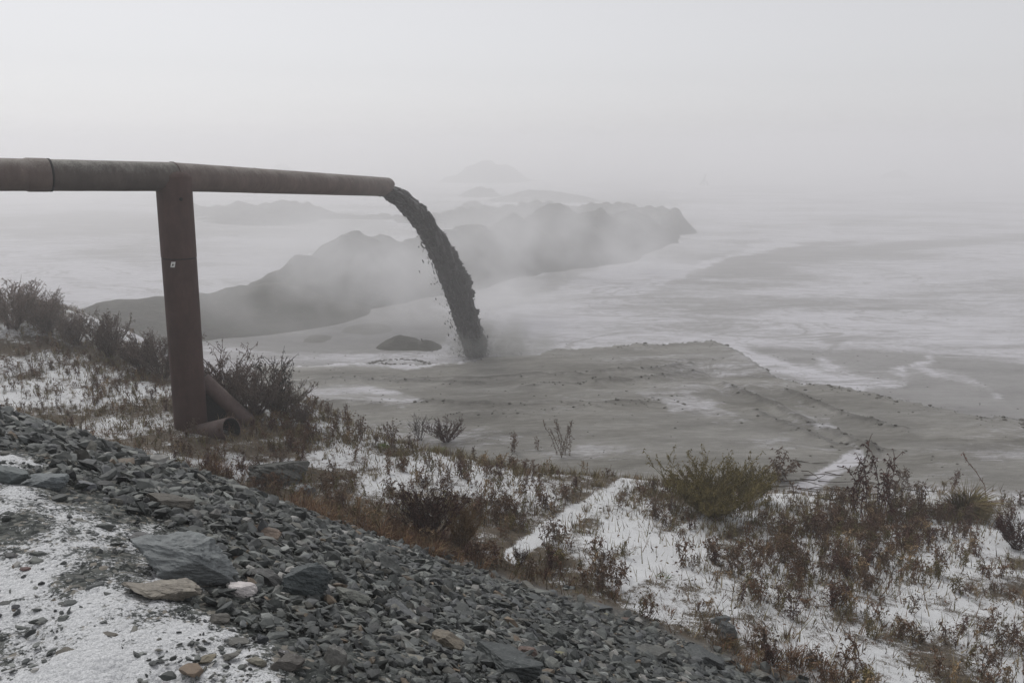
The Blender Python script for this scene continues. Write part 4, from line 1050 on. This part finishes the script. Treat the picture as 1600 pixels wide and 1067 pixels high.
special('bare_bush', shrub(329, 1.0, 54, .75, (0.153, 0.124, 0.109), (0.138, 0.111, 0.099), 1.2), 74, 520, 'second pale-tipped bush from the left edge', 'bush', 72)
special('bare_bush', shrub(330, 1.0, 44, .8, (0.135, 0.111, 0.099), (0.129, 0.104, 0.094), 1.4), 120, 536, 'third bush along the hump from the left edge', 'bush', 62)
special('bare_bush', shrub(331, 1.0, 44, .6, (0.109, 0.088, 0.079), (0.111, 0.091, 0.079), 1.6), 172, 556, 'narrow peaked dark bush left of the post', 'bush', 74)
special('bare_bush', shrub(332, 1.0, 46, .85, (0.104, 0.085, 0.074), (0.111, 0.088, 0.079), 1.8), 224, 578, 'dark bush close to the left side of the post', 'bush', 64)
special('bare_bush', shrub(333, 1.0, 40, .85, (0.104, 0.085, 0.074), (0.111, 0.088, 0.079), 1.8), 256, 590, 'dark bush half hidden by the left side of the post', 'bush', 78)
special('green_moss', tuft(340, .12, 90, cols=((.085, .13, .03), (.10, .15, .04)), spread=1.6, w=.02), 683, 706, 'bright green grass spot near the compact dark red bush', 'grass tuft', 10)
special('green_moss', tuft(341, .12, 90, cols=((.075, .11, .035), (.09, .12, .04)), spread=1.6, w=.02), 596, 700, 'green grass spot below the two-headed weed', 'grass tuft', 10)
special('green_moss', tuft(342, .08, 90, cols=((.065, .10, .03), (.08, .12, .035)), spread=2, w=.012), 178, 742, 'green moss cushion among the stones left below the post', 'moss', 8)
special('green_moss', tuft(343, .08, 80, cols=((.07, .10, .03), (.06, .085, .03)), spread=2, w=.014), 1037, 904, 'small green tuft in the snow by the drooping weed', 'grass tuft', 8)
# dry sticks: thin branches lying on the snow at the end of the track
def sticks():
    rng = np.random.RandomState(8); G = Geo(); c0 = hit(1268, 762)
    for k in range(34):
        p = np.array([c0[0] + rng.normal(0, .75), c0[1] + rng.normal(0, .8), 0]); a = -.5 + rng.normal(0, .35); L_ = rng.uniform(.3, .9)
        q = p + np.array([math.cos(a), math.sin(a), 0]) * L_; p[2] = float(H(p[0], p[1])) + .03; q[2] = float(H(q[0], q[1])) + .05 + .08 * rng.rand()
        V, F = tube_tris([p, (p + q) / 2 + rng.normal(0, .03, 3), q], [.016, .012, .006], 3); G.add(V - c0, F, (.035, .028, .022))
    V, F, C = G.arrays(); o = obj('fallen_branches', mesh('fallen_branches', V, F, MAT_PLANT, C), loc=c0)
    tag(o, 'dark fallen branches spread over the end of the snowy track', 'branches')
sticks()
# scatter over the bench
def density(x, y, px, py):
    d, s = ds(x, y); foot = 7.35 + e_off(s)
    cr, gr, be = zones(x, y)
    nb_ = fbm(x * .9, y * .9, 4, 91); ns = fbm(x * 2.6, y * 2.6, 2, 95)
    w = np.clip(.60 + 1.1 * nb_ + .7 * ns, .05, 1.6)
    trk = np.zeros_like(x)
    for pl, ww in TRACKS: trk = np.maximum(trk, line_mask(px, py, pl, ww + 2, 5))
    w = w * (1 - .86 * trk)
    w = w * (1 - .55 * poly_mask(px, py, [(830, 860), (960, 790), (1000, 800), (1090, 880), (1110, 950), (1000, 945), (900, 905)], 16))
    w = w * (1 - .45 * poly_mask(px, py, [(1420, 850), (1600, 800), (1640, 1067), (1480, 1067), (1440, 940)], 25))
    for cx, cy, rx, ry, g in [(1100, 775, 75, 45, 2.6), (1260, 830, 110, 50, 1.1), (1380, 850, 90, 50, .9), (800, 730, 170, 30, 1.0), (1330, 900, 120, 60, .5), (540, 680, 110, 25, 1.6), (460, 650, 50, 30, 1.5), (150, 560, 150, 25, 1.3), (200, 620, 90, 40, .7), (1420, 800, 110, 25, 1.2), (120, 660, 150, 22, .8)]:
        w = w + g * np.exp(-((px - cx) / rx) ** 2 - ((py - cy) / ry) ** 2)
    return w * np.maximum(be, .0) * (gr < .6), foot
def scatter():
    n = 34000
    rad_ = np.sqrt(rngP.uniform(6 ** 2, 31 ** 2, n)); ang_ = np.radians(rngP.uniform(-46, 44, n))
    x = rad_ * np.sin(ang_); y = rad_ * np.cos(ang_); z = H(x, y); px, py = project(x, y, z)
    w, foot = density(x, y, px, py); d, s = ds(x, y)
    far_ = np.clip(1.25 - .02 * rad_, .5, 1.2)
    keep = (rngP.rand(n) < w * .44 * far_) & (px > -60) & (px < 1900)
    x, y, z, px, py, d, foot = [q[keep] for q in (x, y, z, px, py, d, foot)]
    m = len(x)
    gz_ = fbm(x * .35, y * .35, 3, 97) + .5 * sstep(760, 700, py) * (px > 500) + .6 * np.exp(-((px - 1180) / 190) ** 2 - ((py - 800) / 65) ** 2)
    kinds = np.where(rngP.rand(m) < np.clip(.42 + .9 * gz_, .15, .85), 'tuft', 'weed').astype(object)
    kinds[rngP.rand(m) < .012] = 'green'
    size = rngP.uniform(.40, 1.05, m) * np.where(kinds == 'weed', .78, .62)
    size *= 1 - .25 * sstep(-3, -8, x)
    # rust coloured fringe along the foot of the stones
    q = 2600; ss = rngP.uniform(-4, 20, q); dd = 7.35 + .45 * sstep(9, 2, ss) + e_off(ss) + rngP.normal(.25, .32, q) + .5 * fbm(ss * .6, ss * 0, 3, 7)
    rx = NX * dd - NY * ss; ry = NY * dd + NX * ss; rz = H(rx, ry)
    rn = fbm(ss * .9, ss * 0 + 3, 3, 17); kp = rngP.rand(q) < np.clip(.22 + 1.3 * rn, .02, 1)
    rx, ry, rz = rx[kp], ry[kp], rz[kp]; rpx, rpy = project(rx, ry, rz); k2 = (rpx > -40) & (rpx < 1900) & (rpy < 1150)
    rx, ry, rz, rpx, rpy = [v[k2] for v in (rx, ry, rz, rpx, rpy)]; r_m = len(rx)
    x = np.concatenate([x, rx]); y = np.concatenate([y, ry]); z = np.concatenate([z, rz]); px = np.concatenate([px, rpx]); py = np.concatenate([py, rpy])
    kinds = np.concatenate([kinds, np.array(['rust'] * r_m, dtype=object)]); size = np.concatenate([size, rngP.uniform(.6, 1.3, r_m)])
    dist = np.sqrt(x * x + y * y + (z - 8) ** 2); big = size / dist
    order = np.argsort(-big)
    WP = np.array([.09, .05, .09, .05, .06, .05, .11, .07, .05, .11, .09, .07, .06, .05]); WP = WP / WP.sum()
    inframe = (px > 0) & (px < 1600) & (py < 1060)
    count = {k: 0 for k in ME}; joined = {k: [[], [], [], 0] for k in ME}
    cap = {'weed': 300, 'tuft': 300, 'rust': 220, 'green': 40, 'shrub': 0}
    WL = ['reddish-brown slim', 'blackish two-stemmed', 'low reddish', 'tall blackish', 'tiny reddish', 'many-stemmed blackish', 'olive two-stemmed', 'tall reddish', 'tiny blackish', 'olive many-stemmed', 'straw-coloured', 'tall straw-coloured', 'low purplish', 'purplish four-stemmed']
    TL = ['full', 'low loose', 'tall narrow', 'flat sprawling', 'dense', 'sparse upright']; RL = ['low spreading', 'spiky', 'flat', 'upright']
    def region(px, py):
        if px < 120: return 'at the far left below the hump bushes' if py < 600 else 'at the far left above the stones'
        if px < 270: return 'left of the steel post, on the snowy slope' if py < 620 else 'left of the foot of the post'
        if px < 420: return 'in front of the pipe stub'
        if px < 520: return 'below the right end of the thicket'
        if px < 640: return 'left of the big reddish bush' if py > 720 else 'at the beach rim under the two-headed weed'
        if px < 790: return 'behind the big reddish bush' if py < 800 else 'around the straw-brown bush'
        if px < 960: return 'below the tall spiky weed' if py < 790 else 'left of the white clearing'
        if px < 1110: return 'between the two snowy tracks' if py < 850 else 'on the white clearing above the bank tip'
        if px < 1260: return 'around the wide olive bush' if py < 800 else 'right of the broad snowy track' if py < 930 else 'above the tip of the bank'
        if px < 1420: return 'under the tall dock spikes' if py < 860 else 'in the thick weeds below the dock spikes' if py < 960 else 'at the bottom right near the rusty fringe'
        return 'by the straw-coloured grass mound' if py < 840 else 'on the open snow at the right edge' if py < 950 else 'in the bottom right corner'
    def plant_label(k, i, px, py):
        w_ = region(px, py)
        if k == 'weed': return f'{WL[i]} dead weed {w_}'
        if k == 'tuft': return f'{TL[i]} dry olive grass tuft {w_}'
        if k == 'rust': return f'{RL[i]} rust-brown grass clump {w_}'
        return f'small green grass tuft {w_}'
    cat = {'weed': 'weed', 'tuft': 'grass tuft', 'rust': 'grass clump', 'green': 'grass tuft'}
    for j in order:
        k = str(kinds[j]); idx = rngP.choice(14, p=WP) if k == 'weed' else rngP.randint(len(ME[k])); s_ = size[j] * (1.0 if k != 'rust' else 1.0)
        yaw = rngP.rand() * 6.283; sx_ = s_ * rngP.uniform(.8, 1.25)
        if inframe[j] and count[k] < cap[k]:
            lb = plant_label(k, idx, px[j], py[j])
            o = obj(NAMES[k], ME[k][idx], loc=(x[j], y[j], z[j] - .02), rot=(rngP.normal(0, .08), rngP.normal(0, .08), yaw), scale=(sx_, sx_, s_))
            tag(o, lb, cat[k], lb.replace(' weed ', ' weeds ').replace(' tuft ', ' tufts ').replace(' clump ', ' clumps ')); count[k] += 1
        else:
            V, F, C = PROTO[k][idx]; ca, sa = math.cos(yaw), math.sin(yaw)
            Vr_ = np.stack([(V[:, 0] * ca - V[:, 1] * sa) * sx_ + x[j], (V[:, 0] * sa + V[:, 1] * ca) * sx_ + y[j], V[:, 2] * s_ + z[j] - .02], -1)
            J_ = joined[k]; J_[0].append(Vr_); J_[1].append(F + J_[3]); J_[2].append(C * rngP.uniform(.8, 1.2)); J_[3] += len(V)
    nm = {'weed': 'dead_weeds_beyond', 'tuft': 'dry_grass_beyond', 'rust': 'rusty_grass_beyond', 'green': 'green_grass_beyond'}
    ll = {'weed': 'mass of small withered weeds over the snowy bench', 'tuft': 'mass of dry grass over the snowy bench', 'rust': 'rust-brown dead grass along the foot of the stones', 'green': 'green grass specks over the bench'}
    for k, J_ in joined.items():
        if J_[3]: tag(obj(nm[k].replace('_beyond', '_cover'), mesh(nm[k], np.concatenate(J_[0]), np.concatenate(J_[1]), MAT_PLANT, np.concatenate(J_[2]))), ll[k], kind='stuff')
    print('plants', count, {k: J_[3] for k, J_ in joined.items()}, m, r_m)
scatter()
# litter: small dark leaves and seed husks lying on the snow
def litter():
    rng = np.random.RandomState(6); n = 60000
    rad_ = 6 * (30 / 6) ** rng.rand(n); ang_ = np.radians(rng.uniform(-46, 44, n)); x = rad_ * np.sin(ang_); y = rad_ * np.cos(ang_)
    z = H(x, y); px, py = project(x, y, z); w, foot = density(x, y, px, py)
    keep = (rng.rand(n) < .10 + w * .25) & (zones(x, y)[2] > .3) & (zones(x, y)[1] < .5); keep &= (px > -60) & (px < 1900)
    x, y, z = x[keep], y[keep], z[keep]; m = len(x)
    s_ = rng.uniform(.010, .038, m) * np.sqrt(np.hypot(x, y) / 12); a = rng.rand(m) * 6.283
    d1 = np.stack([np.cos(a), np.sin(a), rng.normal(0, .35, m)], -1) * s_[:, None]; d2 = np.stack([-np.sin(a), np.cos(a), rng.normal(0, .5, m)], -1) * s_[:, None] * .35
    c = np.stack([x, y, z + .035 + .02 * rng.rand(m)], -1)
    V = np.stack([c - d1, c + d2, c + d1, c - d2], 1).reshape(-1, 3); F = np.arange(m * 4).reshape(m, 4)
    col = np.array([(.05, .035, .025), (.08, .045, .028), (.035, .028, .022), (.10, .08, .045)])[rng.randint(4, size=m)]
    tag(obj('leaf_litter', mesh('leaf_litter', V, F, MAT_PLANT, np.repeat(col, 4, 0))), 'dark dead leaves and husks lying over the snow', kind='stuff')
    print('litter', m)
litter()

# stubble: short single straws and stems standing through the snow
def stubble():
    rng = np.random.RandomState(16); n = 120000
    rad_ = 6 * (30 / 6) ** rng.rand(n); ang_ = np.radians(rng.uniform(-46, 44, n)); x = rad_ * np.sin(ang_); y = rad_ * np.cos(ang_)
    z = H(x, y); px, py = project(x, y, z); w, foot = density(x, y, px, py); cl = vnoise(x * 3, y * 3, 12)
    keep = (rng.rand(n) < (.10 + w * .55) * (.3 + 1.1 * cl)) & (zones(x, y)[2] > .25) & (zones(x, y)[1] < .5) & (px > -60) & (px < 1900)
    x, y, z = x[keep], y[keep], z[keep]; m = len(x)
    if m > 45000: x, y, z = x[:45000], y[:45000], z[:45000]; m = 45000
    h = rng.uniform(.05, .26, m); a = rng.rand(m) * 6.283; wd = rng.uniform(.004, .009, m) * np.sqrt(np.hypot(x, y) / 10)
    c = np.stack([x, y, z], -1); lean = rng.normal(0, .35, (m, 2)) * h[:, None]
    e = np.stack([np.cos(a) * wd, np.sin(a) * wd, np.zeros(m)], -1); top = c + np.concatenate([lean, h[:, None]], 1)
    V = np.stack([c - e, c + e, top], 1).reshape(-1, 3); F = np.arange(m * 3).reshape(m, 3)
    col = np.array([(.17, .13, .08), (.12, .075, .05), (.22, .18, .11), (.075, .055, .04), (.13, .12, .06)])[rng.randint(5, size=m)]
    tag(obj('stubble', mesh('stubble', V, F, MAT_PLANT, np.repeat(col, 3, 0))), 'short dry straws poking through the snow of the bench', kind='stuff')
    print('stubble', m)
stubble()


# ------------------------------------------------------------------ the air
def box(name, lo, hi, mat):
    V = [(x, y, z) for x in (lo[0], hi[0]) for y in (lo[1], hi[1]) for z in (lo[2], hi[2])]
    F = [(0, 1, 3, 2), (4, 6, 7, 5), (0, 4, 5, 1), (2, 3, 7, 6), (0, 2, 6, 4), (1, 5, 7, 3)]
    return obj(name, mesh(name, V, np.array(F), mat))
hm = bpy.data.materials.new('haze_air'); hm.use_nodes = True; ht = hm.node_tree
ht.nodes.remove(ht.nodes['Principled BSDF'])
pv = N(ht, 'ShaderNodeVolumePrincipled'); pv.inputs['Color'].default_value = (.995, .993, 1, 1); pv.inputs['Density'].default_value = 0.0035; pv.inputs['Anisotropy'].default_value = 0.45
L(ht, pv.outputs[0], ht.nodes['Material Output'].inputs['Volume'])
tag(box('haze', (-960, -960, -1.6), (960, 960, 10.5), hm), kind='stuff', label='pale winter fog lying over the tailings flats')

fm = hm.copy(); fm.name = 'fog_bank_air'
for q in fm.node_tree.nodes:
    if q.type == 'PRINCIPLED_VOLUME': q.inputs['Density'].default_value = 0.0120
tag(box('fog_bank', (-955, 21.0, -1.4), (955, 955, 10.3), fm), kind='stuff', label='thicker fog bank lying over the tailings flats beyond the pipe')

def steam(name, c, r, dens, label, scale, col=(.95, .95, .96), seed=0.0):
    v, f = ico(3); V = v * np.array(r) 
    m = bpy.data.materials.new(name + '_vapour'); m.use_nodes = True; t = m.node_tree; t.nodes.remove(t.nodes['Principled BSDF'])
    p = N(t, 'ShaderNodeVolumePrincipled'); p.inputs['Color'].default_value = (*col, 1); p.inputs['Anisotropy'].default_value = 0.2
    tc = N(t, 'ShaderNodeTexCoord').outputs['Object']
    mp = mapping(t, tc, (1 / r[0], 1 / r[1], 1 / r[2]))
    ln = N(t, 'ShaderNodeVectorMath', operation='LENGTH'); L(t, mp, ln.inputs[0])
    fall = mapr(t, ln.outputs['Value'], 1.0, 0.15)
    mv = N(t, 'ShaderNodeMapping'); mv.inputs['Location'].default_value = (seed, seed, 0); L(t, tc, mv.inputs['Vector'])
    nn = mapr(t, noise(t, mv.outputs[0], scale, 3, .6), 0.38, 0.68)
    L(t, M(t, 'MULTIPLY', M(t, 'MULTIPLY', fall, nn), dens), p.inputs['Density'])
    L(t, p.outputs[0], t.nodes['Material Output'].inputs['Volume'])
    o = obj(name, mesh(name, V, f, m, smooth=True), loc=c); tag(o, label=label, kind='stuff')

steam('steam_cloud', (-7.2, 35.6, 2.0), (9.8, 4.6, 4.6), 0.45, 'pale steam drifting over the foot of the dark ridge', 0.22, seed=3.1)
steam('steam_cloud', (-1.6, 36.6, 1.8), (6.0, 4.4, 3.8), 0.42, 'pale steam just behind the lower slurry stream', 0.35, seed=8.3)
steam('steam_cloud', (3.5, 52.0, 1.6), (13.0, 7.0, 4.4), 0.32, 'thin steam lying along the right foot of the ridge', 0.2, seed=5.2)
steam('splash_mist', tuple(traj(UL) + np.array([.9, -.3, .3])), (3.0, 2.0, 1.5), 2.3, 'grey mist kicked up where the slurry lands', 0.9, (.50, .50, .48), seed=1.7)
